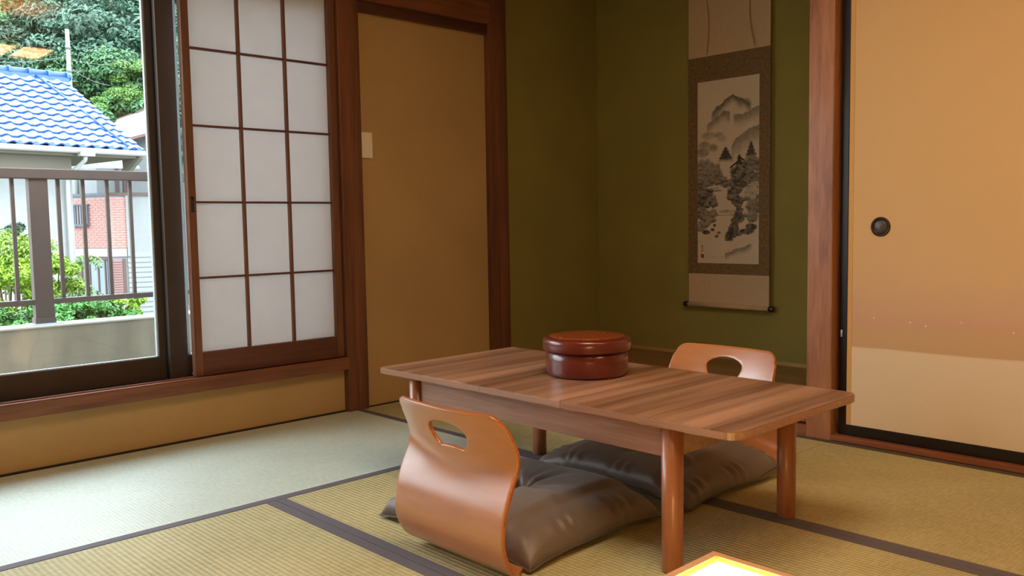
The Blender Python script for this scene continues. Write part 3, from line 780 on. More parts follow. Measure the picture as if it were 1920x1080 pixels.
def ink(nu=150, nv=400):
    """ink wash landscape: returns darkness 0..1 on a grid, v from the top"""
    U, V = np.meshgrid((np.arange(nu) + .5) / nu, (np.arange(nv) + .5) / nv, indexing='ij')
    rng = np.random.default_rng(11); asp = 2.6

    def noise(f, oct=4, seed=0):
        r = np.random.default_rng(seed); out = np.zeros_like(U); a = 1
        for o in range(oct):
            gx = int(f * 2 ** o) + 3; gy = int(f * asp * 2 ** o) + 3; g = r.random((gx, gy))
            x = U * (gx - 2); y = V * (gy - 2); i = x.astype(int); j = y.astype(int); fx = x - i; fy = y - j
            fx = fx * fx * (3 - 2 * fx); fy = fy * fy * (3 - 2 * fy)
            out += a * ((g[i, j] * (1 - fx) + g[i + 1, j] * fx) * (1 - fy) + (g[i, j + 1] * (1 - fx) + g[i + 1, j + 1] * fx) * fy); a *= .55
        return out / 2.1
    N1, N2, N3 = noise(4, 5, 1), noise(12, 4, 2), noise(28, 3, 3)
    D = .05 + .07 * N1

    def ss(x): x = np.clip(x, 0, 1); return x * x * (3 - 2 * x)

    def blob(u, v, ru, rv, a, rough=.5, fade=0, soft=.35, tex=.5):
        nonlocal D
        r = np.hypot((U - u) / ru, (V - v) / rv) + rough * (N2 - .5)
        k = ss((1 - r) / soft)
        if fade: k = k * (1 - fade * ss((V - v + rv * .2) / (1.1 * rv)))
        k = k * (1 - tex * (1 - ss((N3 - .25) * 2.5)))
        D = np.maximum(D, a * k)

    def hill(pts, a, depth, soft=.012):
        """mountain with a crisp upper edge that melts into mist"""
        nonlocal D
        us, vs = zip(*pts); top = np.interp(U, us, vs, left=9, right=9) + .022 * (N2 - .5)
        k = ss((V - top) / soft) * (1 - ss((V - top) / depth)) * ss((U - us[0]) / .05 + .2) * ss((us[-1] - U) / .05 + .3)
        D = np.maximum(D, a * k * (.72 + .55 * N3))
    hill([(.22, .175), (.34, .14), (.46, .10), (.58, .075), (.66, .10), (.78, .115), (.88, .145)], .72, .085)
    hill([(.24, .165), (.36, .13), (.44, .125)], .6, .04)
    hill([(.66, .105), (.80, .11), (.90, .14)], .62, .03)
    hill([(.14, .235), (.30, .19), (.45, .16), (.55, .18)], .55, .10)
    hill([(.58, .19), (.75, .19), (.9, .165), (1.05, .15)], .52, .11)
    for q in ((.18, .30, .17, .035), (.36, .30, .12, .03), (.40, .32, .1, .03)): blob(*q, .42, .4, .6, .6, .3)
    for q in ((.12, .35, .14, .035), (.26, .365, .12, .035), (.08, .39, .16, .04)): blob(*q, .52, .4, .5, .6, .3)
    hill([(.55, .37), (.62, .32), (.75, .29), (.88, .27), (1.05, .25)], .5, .16)

    def conifer(u, v, w, h, a):
        nonlocal D
        t = (V - v) / h; wd = w * (.12 + .9 * t) * (.8 + .3 * np.abs(np.sin(t * 16)))
        k = ss((wd - np.abs(U - u)) / (.3 * w) + .4) * (t > 0) * (1 - ss((t - .65) / .4)) * (.75 + .5 * N3)
        D = np.maximum(D, a * k)
    conifer(.47, .365, .14, .085, .85); conifer(.875, .345, .11, .10, .78); conifer(.69, .41, .14, .16, .92)
    for k in range(6):
        uu = .69 + (-1) ** k * .07 + .01 * k; vv = .425 + .018 * k
        r = np.abs((V - vv) - .25 * np.abs(U - .69)) / .005; D = np.maximum(D, .95 * ss(1.6 - r) * (np.abs(U - uu) < .09))
    masses = []
    for u, v, ru, rv, a in ((.12, .46, .16, .035, .62), (.25, .48, .14, .035, .66), (.08, .50, .15, .04, .7), (.33, .52, .13, .035, .74), (.18, .545, .18, .035, .72), (.42, .555, .12, .03, .8), (.06, .58, .12, .04, .78), (.14, .62, .15, .04, .88), (.08, .66, .14, .05, .9), (.22, .66, .1, .035, .84), (.05, .73, .12, .03, .8), (.17, .73, .13, .028, .74), (.24, .76, .1, .022, .7), (.08, .79, .12, .03, .66), (.66, .50, .14, .035, .8), (.80, .49, .16, .04, .82), (.92, .46, .13, .045, .74), (.72, .56, .17, .045, .9), (.60, .62, .14, .04, .9), (.66, .66, .12, .035, .86), (.92, .55, .12, .05, .78), (.85, .62, .1, .03, .7), (.92, .70, .13, .04, .74), (.97, .66, .1, .04, .8), (.88, .745, .1, .022, .7)):
        masses.append((u, v, ru, rv, a))
    for u, v, ru, rv, a in masses:
        blob(u, v, ru * 1.05, rv * 1.05, a * .85, .55, 0, .5, .15)
    lob = []
    for u, v, ru, rv, a in masses:
        for _ in range(13):
            t_, q_ = rng.uniform(0, 2 * PI), rng.uniform(0, 1) ** .5
            lob.append((v + rv * q_ * math.sin(t_), u + ru * q_ * math.cos(t_), a))
    for vv, uu, a in sorted(lob):
        r1, r2 = rng.uniform(.024, .070), rng.uniform(.008, .021)
        r = np.hypot((U - uu) / r1, (V - vv) / r2) + .45 * (N3 - .5)
        k = ss((1 - r) / .35)
        tone = min(.97, a * 1.12) * np.clip(.74 + .34 * (V - vv) / r2, .36, 1.0) * (.82 + .36 * N3)
        D = D * (1 - .8 * k) + tone * .8 * k
    # pale blossom clumps
    for u, v, ru, rv in ((.84, .60, .12, .02), (.92, .575, .1, .018), (.80, .625, .1, .018), (.97, .61, .08, .02), (.90, .64, .07, .014)):
        k = ss((1 - np.hypot((U - u) / ru, (V - v) / rv) - .9 * (N3 - .5)) / .4); D = D * (1 - .75 * k) + .12 * k
    # rocks, cliff, bush, bank
    t = (V - .70) / .16; cu = .70 - .16 * t
    D = np.maximum(D, .88 * ss((.085 + .03 * t - np.abs(U - cu) + .08 * (N2 - .5)) / .04) * (t > 0) * (t < 1) * (.5 + .75 * N3))
    for u, v, ru, rv, a in ((.72, .75, .07, .03, .7), (.62, .835, .17, .018, .82), (.80, .825, .14, .02, .86), (.88, .80, .1, .022, .84), (.53, .868, .08, .012, .86), (.285, .79, .028, .009, .8), (.25, .815, .04, .011, .82), (.15, .828, .075, .014, .84), (.36, .832, .035, .009, .78), (.32, .85, .04, .010, .8), (.33, .73, .028, .008, .62)):
        blob(u, v, ru, rv, a, .5, 0, .3, .3)
    hill([(.44, .945), (.62, .915), (.78, .905), (.9, .88)], .6, .06)
    blob(.45, .735, .25, .004, .5, .2); blob(.5, .715, .16, .012, .4, .6); blob(.12, .965, .6, .012, .16, .4); blob(.34, .60, .10, .006, .65, .6); blob(.31, .585, .07, .005, .55, .8)
    # signature and seal
    for u, v, ru, rv in ((.075, .905, .022, .004), (.075, .915, .008, .008), (.085, .928, .016, .003), (.07, .935, .012, .004)): blob(u, v, ru, rv, .75, .2, 0, .4, 0)
    seal = (np.abs(U - .08) < .028) & (np.abs(V - .962) < .011) & (N3 > .34)
    return np.clip(D, 0, 1), seal


D, seal = ink()
nu, nv = D.shape
pu, pv = (-2.613, -2.257), (1.541, .612)
gx = np.linspace(pu[0], pu[1], nu + 1); gz = np.linspace(pv[0], pv[1], nv + 1)
GX, GZ = np.meshgrid(gx, gz, indexing='ij')
vs = np.stack([GX, np.full_like(GX, ys - .0022), GZ], -1).reshape(-1, 3); idx = np.arange((nu + 1) * (nv + 1)).reshape(nu + 1, nv + 1)
q = np.stack([idx[:-1, :-1], idx[:-1, 1:], idx[1:, 1:], idx[1:, :-1]], -1).reshape(-1, 4)
mp = bpy.data.materials.new('ink_painting'); mp.use_nodes = True; t = mp.node_tree; at_ = t.nodes.new('ShaderNodeAttribute'); at_.attribute_name = 'ink'
t.links.new(at_.outputs['Color'], t.nodes['Principled BSDF'].inputs['Base Color']); t.nodes['Principled BSDF'].inputs['Roughness'].default_value = .85
pa = obj('painting', vs, q.tolist(), mp, hs)
ca = pa.data.color_attributes.new('ink', 'FLOAT_COLOR', 'CORNER')
c0, c1 = np.array(srgb(228, 206, 174)), np.array(srgb(40, 34, 30))
f = (D ** 1.0).reshape(-1, 1); col = c0 * (1 - f) ** 1.6 + c1 * (1 - (1 - f) ** 1.6)
col[seal.reshape(-1)] = srgb(150, 60, 44)
col4 = np.concatenate([col, np.ones((len(col), 1))], 1); ca.data.foreach_set('color', np.repeat(col4, 4, 0).reshape(-1).astype(np.float32))

# ================================================================== BALCONY
bc = root('balcony', (-4.5, 1, 0), 'concrete balcony parapet outside the window', 'balcony')
box('parapet', -4.53, -4.40, -4, 6, -.6, .388, M['cont'], bc)
box('parapet_cap', -4.535, -4.396, -4, 6, .388, .398, M['conw'], bc, bevel=.003)
box('balcony_floor', -4.40, -3.61, -4, 6, -.25, -.15, M['cont'], bc)
rl = root('balcony_railing', (-4.46, 1, .4), 'grey brown metal railing with thin upright bars on the concrete parapet', 'railing')
XRL = -4.46
box('top_rail', XRL - .035, XRL + .03, -4, 6, 1.078, 1.124, M['rail'], rl, bevel=.004)
box('bottom_rail', XRL - .018, XRL + .018, -4, 6, .492, .517, M['rail'], rl, bevel=.002)
posts = [1.217 + k * .747 for k in range(-5, 6)]
for y in posts:
    p = box('post', XRL - .028, XRL + .022, y - .040, y + .042, .41, 1.078, M['rail'], rl, bevel=.003)
    box('base_collar', XRL - .032, XRL + .026, y - .044, y + .046, .398, .43, M['rail'], p, bevel=.002)
    box('base_plate', XRL - .05, XRL + .05, y - .07, y + .072, .398, .404, M['bead'], p)
y = 1.217 + .115 * 1 - .028
for y0 in posts:
    for k in range(6):
        y = y0 + .090 + .1105 * k
        if y < 5.9: box('baluster', XRL - .008, XRL + .008, y - .008, y + .008, .517, 1.078, M['rail'], rl)

# our own eaves and outer wall, so that the sky is shaded as it is from a window
box('wall_outside', -3.60, -3.46, 2.16, 7, -3, 2.4, M['housew'], kind='structure', label='outer wall of the building')
box('wall_outside', -3.60, -3.47, -1.5, 2.16, -3, .18, M['housew'], kind='structure', label='outer wall of the building under the window')
box('ground', -90, -3.6, -40, 90, -3.2, -3.0, M['ground'], kind='structure', label='ground outside')

# ================================================================== BLUE ROOFED HOUSE
a = math.radians(-7); E = Vector((math.sin(a), math.cos(a), 0)); Nn = Vector((-math.cos(a), math.sin(a), 0)); Z = Vector((0, 0, 1))
O = Vector((-17.352, 6.685, 2.321)); SA, SB, ST = .22, 2.72, .6
h1 = root('blue_roofed_house', tuple(O + Nn * 3 - E * 3 + Z * -5.3), 'white house with a blue tiled roof beyond the balcony', 'house')
LW = 6.2
wl0 = O - E * 1.18 + Nn * .52
def P(o, e, n, z): return o + E * e + Nn * n + Z * z
def orient(name, o, e0, e1, n0, n1, z0, z1, m, parent, **kw):
    return hexa(name, [P(o, e0, n0, z0), P(o, e1, n0, z0), P(o, e1, n1, z0), P(o, e0, n1, z0), P(o, e0, n0, z1), P(o, e1, n0, z1), P(o, e1, n1, z1), P(o, e0, n1, z1)], m, parent, **kw)
orient('wall', O, -LW, -1.18, .52, 4.6, -5.3, -.10, M['housew'], h1)
orient('soffit', O, -LW, -.12, .06, 5.2, -.12, -.04, M['soffit'], h1)
orient('eave_shade_band', O, -LW, -1.18, .50, .52, -.42, -.12, M['soffit'], h1)  # dark strip standing in for shade on the wall top
rk = lambda e, n, z: P(O, e, n, z)
obj('roof_deck', [rk(-LW, 0, -.04), rk(-.02, 0, -.04), rk(-SA, SB, SB * ST - .04), rk(-LW, SB, SB * ST - .04), rk(-LW, 2 * SB, -.04), rk(-.02, 2 * SB, -.04)], [(0, 1, 2, 3), (3, 2, 5, 4), (0, 4, 5, 1), (1, 5, 2), (0, 3, 4)], M['ridge'], h1)
# one S-shaped tile, shared
TW, TL = .272, SB * math.sqrt(1 + ST * ST) / 12
sl = Vector((Nn.x, Nn.y, ST)).normalized(); nr = E.cross(sl).normalized()
if nr.z < 0: nr = -nr
pr = []
for k in range(11):
    t_ = k / 10; pr.append((t_, .020 * math.cos(2 * PI * (t_ - .30)) + .007 * math.cos(4 * PI * (t_ - .3))))
def tilemesh():
    vs, fs = [], []
    for t_, hgt in pr:
        e = (t_ - .5) * TW * 1.04
        for s, lift in ((-.02, .058), (TL + .02, .008)):
            for th in (0, -.034): vs.append(E * e + sl * s + nr * (hgt + lift + .035 + th))
    for i in range(10):
        b = 4 * i
        fs += [(b, b + 4, b + 6, b + 2), (b + 1, b + 3, b + 7, b + 5), (b, b + 1, b + 5, b + 4)]
    fs += [(0, 2, 3, 1), (40, 41, 43, 42)]
    return vs, fs
tv, tf = tilemesh()
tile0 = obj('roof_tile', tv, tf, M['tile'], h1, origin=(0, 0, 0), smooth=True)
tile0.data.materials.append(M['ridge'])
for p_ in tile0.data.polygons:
    if abs(p_.normal.dot(nr)) < .6: p_.material_index = 1  # tile lips get darker blue to paint in their shadow edges
first = True
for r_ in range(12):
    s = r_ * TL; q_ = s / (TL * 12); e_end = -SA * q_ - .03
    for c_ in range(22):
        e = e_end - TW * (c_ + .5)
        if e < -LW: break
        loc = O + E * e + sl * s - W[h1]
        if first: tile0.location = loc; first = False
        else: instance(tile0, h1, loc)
# eave end caps, ridge, hip bar
cap = tube('eave_cap_tile', [O + nr * 0, O - Nn * .05], [.06, .062], M['ridge'], h1, seg=10, origin=tuple(O))
for c_ in range(22):
    e = -.03 - TW * (c_ + .30)
    if c_ == 0: cap.location = P(O, e, .0, .035) - W[h1]
    elif e > -LW: instance(cap, h1, P(O, e, .0, .035) - W[h1])
rg = tube('ridge_cap', [P(O, -SA + .1, SB, SB * ST + .12), P(O, -LW, SB, SB * ST + .12)], .085, M['ridge'], h1, seg=12)
c0_ = None
for k in range(16):
    e = -SA + .05 - k * .38
    if e < -LW: break
    if c0_ is None: c0_ = tube('ridge_collar', [P(O, e, SB, SB * ST + .12), P(O, e - .05, SB, SB * ST + .12)], .105, M['ridge'], h1, seg=12); base_l = c0_.location.copy()
    else: instance(c0_, h1, base_l - E * (k * .38))
orient('ridge_course', O, -LW, -SA + .05, SB - .09, SB + .09, SB * ST + .0, SB * ST + .09, M['ridge'], h1)
tube('hip_bar', [P(O, -.30, .02, .11), P(O, -.62 - SA, SB - .1, (SB - .1) * ST + .13)], .022, M['ridge'], h1, seg=8)
tube('gutter', [P(O, -.02, -.06, -.03), P(O, -LW, -.06, -.03)], .055, M['gutter'], h1, seg=12)
orient('gutter_box', O, -1.28, -1.02, -.13, .02, -.13, .02, M['gutter'], h1)
tube('downpipe', [P(O, -1.15, -.03, -.12), P(O, -1.15, .0, -.2), P(O, -1.30, .42, -.48), P(O, -1.30, .44, -.7), P(O, -1.30, .44, -5.2)], .04, M['gutter'], h1, seg=10)
obj('eave_end_board', [P(O, -.02, 0, -.04), P(O, -.02, 0, -.12), P(O, -.10, .3, -.36), P(O, -.10, .5, -.36), P(O, -.02, .7, -.04), P(O, -.10, 0, -.04), P(O, -.10, 0, -.12), P(O, -.18, .3, -.36), P(O, -.18, .5, -.36), P(O, -.10, .7, -.04)], [(0, 1, 2, 3, 4), (9, 8, 7, 6, 5), (0, 5, 6, 1), (1, 6, 7, 2), (2, 7, 8, 3), (3, 8, 9, 4), (4, 9, 5, 0)], M['soffit'], h1)

# ================================================================== BRICK HOUSE
A0, A1, A2 = at(118, 366, 25.9), at(205, 365, 25.0), at(330, 365, 25.8)
h2 = root('brick_house', (A1.x, A1.y, -3), 'pale house with red brick panels, brown shutters and pale pink roof', 'house')


class Seg:
    def __init__(s, a, b):
        s.a = Vector((a.x, a.y, 0)); s.d = (Vector((b.x, b.y, 0)) - s.a); s.len = s.d.length; s.d.normalize()
        s.n = Vector((s.d.y, -s.d.x, 0))
        if s.n.dot(CAM - s.a) < 0: s.n = -s.n
    def uz(s, px, py):
        q = on_plane(px, py, s.a, s.d); return (q - s.a).dot(s.d), q.z
    def rect(s, x0, y0, x1, y1):
        xm, ym = (x0 + x1) / 2, (y0 + y1) / 2
        return s.uz(x0, ym)[0], s.uz(x1, ym)[0], s.uz(xm, y1)[1], s.uz(xm, y0)[1]
    def box(s, name, u0, u1, z0, z1, d0, d1, m, parent=h2, **kw):
        f_ = lambda u, d, z: s.a + s.d * u + s.n * d + Z * z
        return hexa(name, [f_(u0, d0, z0), f_(u1, d0, z0), f_(u1, d1, z0), f_(u0, d1, z0), f_(u0, d0, z1), f_(u1, d0, z1), f_(u1, d1, z1), f_(u0, d1, z1)], m, parent, **kw)
    def pbox(s, name, x0, y0, x1, y1, d0, d1, m, parent=h2, **kw):
        return s.box(name, *s.rect(x0, y0, x1, y1), d0, d1, m, parent, **kw)


g1, g2 = Seg(A0, A1), Seg(A1, A2)
ztop = g2.uz(240, 367)[1]
g1.box('wall', -.1, g1.len, -3, ztop, -.3, 0, M['housew'])
g2.box('wall', 0, g2.len, -3, ztop, -.3, 0, M['housew'])
g1.box('upper_wall', -1, g1.len + .6, ztop, ztop + 1.7, -1.1, -.9, M['housew'])
g2.box('upper_wall', -.3, g2.len, ztop, ztop + 1.7, -1.1, -.9, M['housew'])
g1.box('coping', -.1, g1.len, ztop, ztop + .09, -.1, .04, M['slatef'])
g2.box('coping', 0, g2.len, ztop, ztop + .09, -.1, .04, M['frame'])
# bricks
brick0 = None; nb = 0
for g, x0, x1, y0, y1 in ((g1, 137, 204, 372, 465), (g2, 206, 243, 370, 465)):
    u0, u1, z0, z1 = g.rect(x0, y0, x1, y1)
    u1 = min(u1, g.len) if g is g1 else u1
    u0 = max(u0, 0)
    g.box('mortar_panel', u0, u1, z0, z1, 0, .012, M['mortar'])
    n = 20; hb = (z1 - z0) / n; wbk = .235
    g.brick = None
    for r_ in range(n):
        k = 0; u = u0 - (wbk / 2 if r_ % 2 else 0)
        while u < u1 - .02:
            a_, b_ = max(u, u0) + .006, min(u + wbk, u1) - .006
            if b_ - a_ > .03:
                full = abs((b_ - a_) - (wbk - .012)) < 1e-4
                zc = z0 + (r_ + .5) * hb
                if full and g.brick:
                    o, (ua, za) = g.brick
                    instance(o, h2, o.location + g.d * (a_ - ua) + Z * (zc - za))
                else:
                    o = g.box('brick', a_, b_, zc - hb / 2 + .009, zc + hb / 2 - .009, .012, .03, M['brick'])
                    if full: g.brick = (o, (a_, zc))
            u += wbk
# grille window
gw = g1.pbox('grille_window', 140, 384, 168, 424, .03, .06, M['curtain'])
for xx in (140, 166): g1.pbox('grille_frame', xx, 384, xx + 3, 424, .06, .10, M['slatef'], gw)
g1.pbox('grille_frame', 139, 420, 170, 425, .06, .14, M['slatef'], gw); g1.pbox('grille_frame', 139, 383, 170, 385.5, .06, .10, M['slatef'], gw)
for xx in range(146, 166, 5): g1.pbox('grille_bar', xx, 386, xx + 1.2, 420, .07, .09, M['frame'], gw)
# shutters and windows above the coping
def shutter(g, x0, y0, x1, y1, d, n=12):
    u0, u1, z0, z1 = g.rect(x0, y0, x1, y1)
    s_ = g.box('shutter', u0, u1, z0, z1, d, d + .03, M['shut'])
    for k in range(n):
        za = z0 + (z1 - z0) * (k + .15) / n; g.box('slat', u0 + .03, u1 - .03, za, za + (z1 - z0) * .6 / n, d + .03, d + .05, M['shut'], s_)
shutter(g1, 157, 312, 181, 366, -.9); g1.pbox('window_frame', 181, 312, 191, 366, -.9, -.84, M['frame'])
g1.pbox('window_frame', 145, 312, 149, 366, -.9, -.86, M['frame'])
g2.pbox('window_frame', 219, 312, 226, 366, -.9, -.84, M['frame']); g2.pbox('window_curtain', 226, 312, 246, 366, -.9, -.88, M['curtain'])
shutter(g2, 253, 303, 300, 366, -.9)
# band, lower window, siding
g1.pbox('band', 140, 466, 204, 481, 0, .05, M['mortar']); g2.pbox('band', 206, 466, 238, 481, 0, .05, M['mortar'])
lw = g1.pbox('lower_window', 165, 487, 204, 560, 0, .03, M['curtain'])
g1.pbox('window_frame', 163, 485, 173, 562, .0, .06, M['frame'], lw); g1.pbox('window_frame', 163, 483, 205, 487, .0, .07, M['frame'], lw)
for x in (187, 200): g1.pbox('window_frame', x, 487, x + 2.2, 562, .03, .06, M['frame'], lw)
g1.pbox('side_door', 148, 497, 157, 562, .0, .03, M['frame'])
shutter(g2, 212, 487, 232, 562, .0, 16); g2.pbox('window_frame', 232, 485, 238, 562, .0, .05, M['frame'])
g2.pbox('window_frame', 206, 485, 212, 562, .0, .05, M['frame'])
u0, u1, _, _ = g2.rect(240, 480, 330, 500)
for k in range(18):
    za, zb_ = g2.uz(265, 640 - k * 9.3)[1], g2.uz(265, 640 - (k + 1) * 9.3)[1]
    f_ = lambda u, d, z: g2.a + g2.d * u + g2.n * d + Z * z
    hexa('siding_board', [f_(u0, 0, za), f_(u1, 0, za), f_(u1, .035, za), f_(u0, .035, za), f_(u0, 0, zb_), f_(u1, 0, zb_), f_(u1, .015, zb_), f_(u0, .015, zb_)], M['housew'], h2)
g2.pbox('corner_post', 237, 367, 246, 480, 0, .06, M['housew'])
slab('roof', [at(176, 272, 25.2), at(330, 232, 24.6), at(330, 178, 30), at(176, 234, 30)], .12, M['pinkroof'], h2)
slab('roof_edge', [at(176, 275, 25.0), at(330, 235, 24.4), at(330, 232, 24.5), at(176, 272, 25.1)], .06, M['shut'], h2)
slab('canopy', [at(120, 311, 23.6), at(262, 313, 23.6), at(240, 296, 25.0), at(100, 296, 25.0)], .05, M['gutter'], h2)
slab('upper_roof_wall', [at(190, 300, 26.5), at(330, 300, 26.3), at(330, 244, 26.3), at(190, 262, 26.5)], .1, M['housew'], h2)

# ================================================================== POLE AND WIRES
pt, pb = at(125.5, 55, 26.5), at(137, 262, 26.5)
dirp = Vector((0, 0, 1)); bp_ = Vector((pt.x, pt.y, -3))
up_ = root('utility_pole', tuple(bp_), 'pale concrete utility pole rising behind the blue roof', 'pole')
tube('pole_shaft', [bp_, (pt.x, pt.y, pt.z)], [.10, .058], M['pole'], up_, seg=14)
for dz in (.55, 1.25, 2.2): tube('pole_band', [(pt.x, pt.y, pt.z - dz - .05), (pt.x, pt.y, pt.z - dz + .05)], .08, M['wire'], up_, seg=12)
for nm, p0, p1 in (('long pale wire running left from the utility pole', pt - Z * .8, at(-60, 112, 22)), ('wire running right and down from the utility pole', pt - Z * .9, at(245, 115, 28)), ('wire dropping steeply right from the utility pole', pt - Z * 1.1, at(206, 160, 27))):
    pts = [p0.lerp(p1, k / 12) - Z * (.12 * 4 * (k / 12) * (1 - k / 12)) for k in range(13)]
    tube('overhead_wire', pts, .007, M['wire'], label=nm, cat='wire', seg=5)

# ================================================================== HILL AND TREES
hv, hf = [], []
base = at(120, 430, 34); dirh = Vector((FW.x * .9 + RT.x * -.5, FW.y * .9 + RT.y * -.5, 0)).normalized(); side = Vector((-dirh.y, dirh.x, 0))
n1, n2 = 40, 22
for i in range(n1):
    for j in range(n2):
        p = Vector((base.x, base.y, 0)) + side * ((i - n1 / 2) * 2.6) + dirh * (j * 2.4)
        z = -3 + 1.25 * max(0, j - 1) * 1.0 + 1.5 * math.sin(i * .6 + j * .3) * min(1, j / 5)
        hv.append((p.x, p.y, z))
for i in range(n1 - 1):
    for j in range(n2 - 1): hf.append((i * n2 + j, i * n2 + j + 1, (i + 1) * n2 + j + 1, (i + 1) * n2 + j))
obj('hill', hv, hf, M['soil'], kind='structure', smooth=True, label='steep wooded hillside behind the houses')


def leaves(n, centers, radii, size, rng, flat=.75, droop=0.):
    """n leaf quads (folded diamonds) scattered over blobs"""
    centers = np.array(centers, float); radii = np.array(radii, float)
    k = rng.integers(0, len(centers), n)
    d = rng.normal(size=(n, 3)); d /= np.linalg.norm(d, axis=1)[:, None]; d[:, 2] = np.abs(d[:, 2]) * np.where(rng.random(n) < .8, 1, -.6)
    rr = rng.uniform(flat, 1.05, n)[:, None]
    p = centers[k] + d * radii[k] * rr
    nn = d + rng.normal(size=(n, 3)) * .55; nn[:, 2] += .3; nn /= np.linalg.norm(nn, axis=1)[:, None]
    a = np.cross(nn, rng.normal(size=(n, 3))); a /= np.linalg.norm(a, axis=1)[:, None]; b = np.cross(nn, a)
    s = size * rng.uniform(.6, 1.3, n)[:, None]
    a[:, 2] -= droop; 
    v = np.stack([p - a * s, p + b * s * .42 + nn * s * .12, p + a * s, p - b * s * .42 + nn * s * .12], 1).reshape(-1, 3)
    f = np.arange(4 * n).reshape(n, 4)
    return v, f


def fast_mesh(name, v, f, m):
    me = bpy.data.meshes.new(name); me.vertices.add(len(v)); me.vertices.foreach_set('co', v.astype(np.float32).ravel())
    me.loops.add(f.size); me.loops.foreach_set('vertex_index', f.astype(np.int32).ravel())
    me.polygons.add(len(f)); me.polygons.foreach_set('loop_start', (np.arange(len(f)) * f.shape[1]).astype(np.int32))
    me.update(calc_edges=True); me.materials.append(m); return me


def crown_mesh(seed, m, R=2.6, H=2.2, n=13000, size=.095, nb=26):
    rng = np.random.default_rng(seed)
    cs, rs = [], []
    for k in range(nb):
        a = rng.uniform(0, 2 * PI); q = rng.uniform(0, 1) ** .6; zz = rng.uniform(-.5, 1)
        cs.append((R * q * math.cos(a) * math.sqrt(max(.05, 1 - zz * zz * .8)), R * q * math.sin(a) * math.sqrt(max(.05, 1 - zz * zz * .8)), H * zz)); r = rng.uniform(.5, 1.05); rs.append((r, r, r * .6))
    v, f = leaves(n, cs, rs, size, rng)
    return fast_mesh('foliage', v, f, m)


crowns = [crown_mesh(20 + k, LEAF[mi]) for k, mi in enumerate((0, 1, 2, 3, 1))]
TL_ = 'forest tree on the hillside outside the part seen through the window'
slots = []
rng = np.random.default_rng(4)
for row, (dd, yy0, sc_) in enumerate(((31, 205, .95), (34, 150, 1.1), (37, 95, 1.2), (40, 45, 1.35), (43, -10, 1.5), (46, -70, 1.7))):
    for k in range(6):
        slots.append((-170 + k * 92 + (row % 2) * 42 + rng.uniform(-14, 14), yy0 + rng.uniform(-14, 14), dd + rng.uniform(-1, 1), sc_ * rng.uniform(.85, 1.1), row))
ROWN = ['just above the blue roof', 'one tier above the blue roof', 'halfway up the hillside', 'high on the hillside', 'top edge of the view']
COLN = ['', 'left of the pole', 'right behind the pole', 'right of the pole']
seen = set(); far_ = []
for i, (px, py, d_, s_, row) in enumerate(slots):
    p = at(px, py, d_); ci = int(rng.choice([0, 1, 3, 4, 2], p=[.28, .25, .25, .17, .05]))
    col_ = 0 if px < -20 else 1 if px < 62 else 2 if px < 150 else 3 if px < 285 else 4
    lab = TL_ if col_ in (0, 4) or row > 4 else 'broadleaf forest tree %s, %s' % (ROWN[row], COLN[col_]) + (' and nearer' if (row, col_) in seen else '')
    if lab == TL_: far_.append((p, s_)); continue
    seen.add((row, col_)); grp = 'forest trees on the hillside'
    gz_ = max(-3, p.z - 4.2 * s_)
    r_ = root('broadleaf_tree', (p.x, p.y, gz_), lab, 'tree', grp)
    o = bpy.data.objects.new('foliage', crowns[ci]); C.objects.link(o); o.parent = r_; o.location = (0, 0, p.z - gz_); o.scale = (s_, s_, s_ * .95); o.rotation_euler = (0, 0, rng.uniform(0, 6.28)); o['kind'] = 'stuff'
    tube('trunk', [(p.x, p.y, gz_), (p.x + .1, p.y, p.z + .3)], [.22, .1], M['bark'], r_, seg=7)
BG = {226: 'bright green tree just above the left end of the pale pink roof', 266: 'larger bright green tree by the window frame above the pale pink roof', 196: 'smallest bright green tree touching the right edge of the blue roof'}
for row, (dd, yy0, sc_) in enumerate(((33, 215, 1.2), (36, 150, 1.4), (40, 90, 1.6), (45, 20, 1.8), (50, -60, 2.1))):
    for px in list(range(-1500, -180, 120)) + list(range(420, 1000, 120)):
        far_.append((at(px + rng.uniform(-25, 25), yy0 - (px - 200) * .015 + rng.uniform(-15, 15), dd), sc_ * rng.uniform(.9, 1.15)))
for mi in (0, 1, 3):
    cs, rs = [], []
    for q, (p, s_) in enumerate(far_):
        if q % 3 != (0, 1, None, 2)[mi]: continue
        for k in range(12):
            a = rng.uniform(0, 2 * PI); u_ = rng.uniform(0, 1) ** .5
            cs.append((p.x + 2.6 * s_ * u_ * math.cos(a), p.y + 2.6 * s_ * u_ * math.sin(a), p.z + 2.2 * s_ * rng.uniform(-.9, .9))); r = rng.uniform(.7, 1.2) * s_; rs.append((r, r, r * .65))
    v_, f_ = leaves(110000, cs, rs, .17, rng)
    me = fast_mesh('forest_canopy', v_, f_, LEAF[mi]); o = bpy.data.objects.new('forest_canopy', me); C.objects.link(o)
    tag(o, ('dark green forest canopy on the hill outside the part seen from the table', 'mid green forest canopy on the hill outside the part seen from the table', None, 'blue green forest canopy on the hill outside the part seen from the table')[mi], 'forest', kind='stuff')
# fresh green tree low at the right, beside the pink roof
for px, py, d_, s_ in ((226, 206, 29.5, .30), (266, 172, 30, .42), (196, 222, 29.8, .20)):
    p = at(px, py, d_); gz_ = -3
    r_ = root('broadleaf_tree', (p.x, p.y, gz_), BG[px], 'tree', 'bright green trees above the pale roof')
    o = bpy.data.objects.new('foliage', crowns[2]); C.objects.link(o); o.parent = r_; o.location = (0, 0, p.z - gz_); o.scale = (s_, s_, s_); o.rotation_euler = (0, 0, px); o['kind'] = 'stuff'
    tube('trunk', [(p.x, p.y, gz_), (p.x, p.y, p.z)], [.2, .08], M['bark'], r_, seg=7)


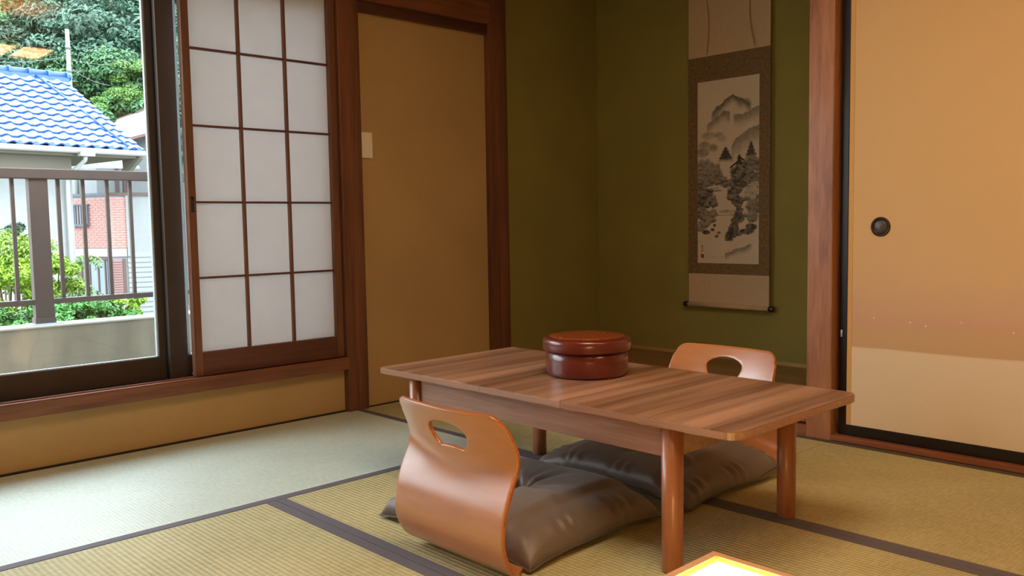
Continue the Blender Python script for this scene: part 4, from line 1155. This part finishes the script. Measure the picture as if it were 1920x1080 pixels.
def bush(name, px, py, d_, R, H, n, size, m, label, seed, nb=30, stems=4):
    c = at(px, py, d_); r_ = root(name, (c.x, c.y, -3), label, 'bush')
    rng = np.random.default_rng(seed); cs, rs = [], []
    for k in range(nb):
        a = rng.uniform(0, 2 * PI); q = rng.uniform(0, 1) ** .5; zz = rng.uniform(-1, 1)
        cs.append((R * q * math.cos(a), R * q * math.sin(a), H * zz)); r = rng.uniform(.35, .62) * min(R, H); rs.append((r, r, r * .8))
    v, f = leaves(n, cs, rs, size, rng, .55, .2)
    me = fast_mesh('foliage', v, f, m); o = bpy.data.objects.new('foliage', me); C.objects.link(o); o.parent = r_; o.location = (0, 0, c.z + 3); o['kind'] = 'stuff'
    for k in range(stems):
        a = 2 * PI * k / stems; tube('stem', [(c.x + .05 * math.cos(a), c.y + .05 * math.sin(a), -3), (c.x + R * .3 * math.cos(a), c.y + R * .3 * math.sin(a), c.z - H * .5), (c.x + R * .6 * math.cos(a), c.y + R * .6 * math.sin(a), c.z + H * .6)], [.02, .010, .003], M['bark'], r_, seg=6)


bush('lime_bush', 10, 528, 9.0, .54, .40, 21000, .023, LEAF[4], 'bright lime green bush behind the railing at the far left', 31)
bush('lime_bush', 104, 524, 9.4, .24, .30, 7500, .023, LEAF[4], 'small lime green shoot of bush right of the thick railing post', 32, 9)
bush('hedge_bush', 60, 620, 7.4, .60, .22, 14000, .024, LEAF[5], 'leafy green bush low behind the parapet under the railing post', 33)
bush('hedge_bush', 165, 606, 7.8, .38, .17, 11000, .024, LEAF[5], 'leafy green bush low behind the parapet right of the railing post', 34)
bush('hedge_bush', 235, 592, 8.2, .24, .15, 6500, .023, LEAF[4], 'small bright bush at the right end of the greenery behind the parapet', 35, 8)
bush('sparse_shrub', 128, 545, 9.8, .34, .36, 1500, .028, LEAF[2], 'sparse twiggy shrub in front of the brick house window', 36, 9)
bush('sparse_shrub', 8, 448, 10.5, .30, .14, 900, .055, LEAF[3], 'blue green spiky shrub top against the white house wall', 37, 6)
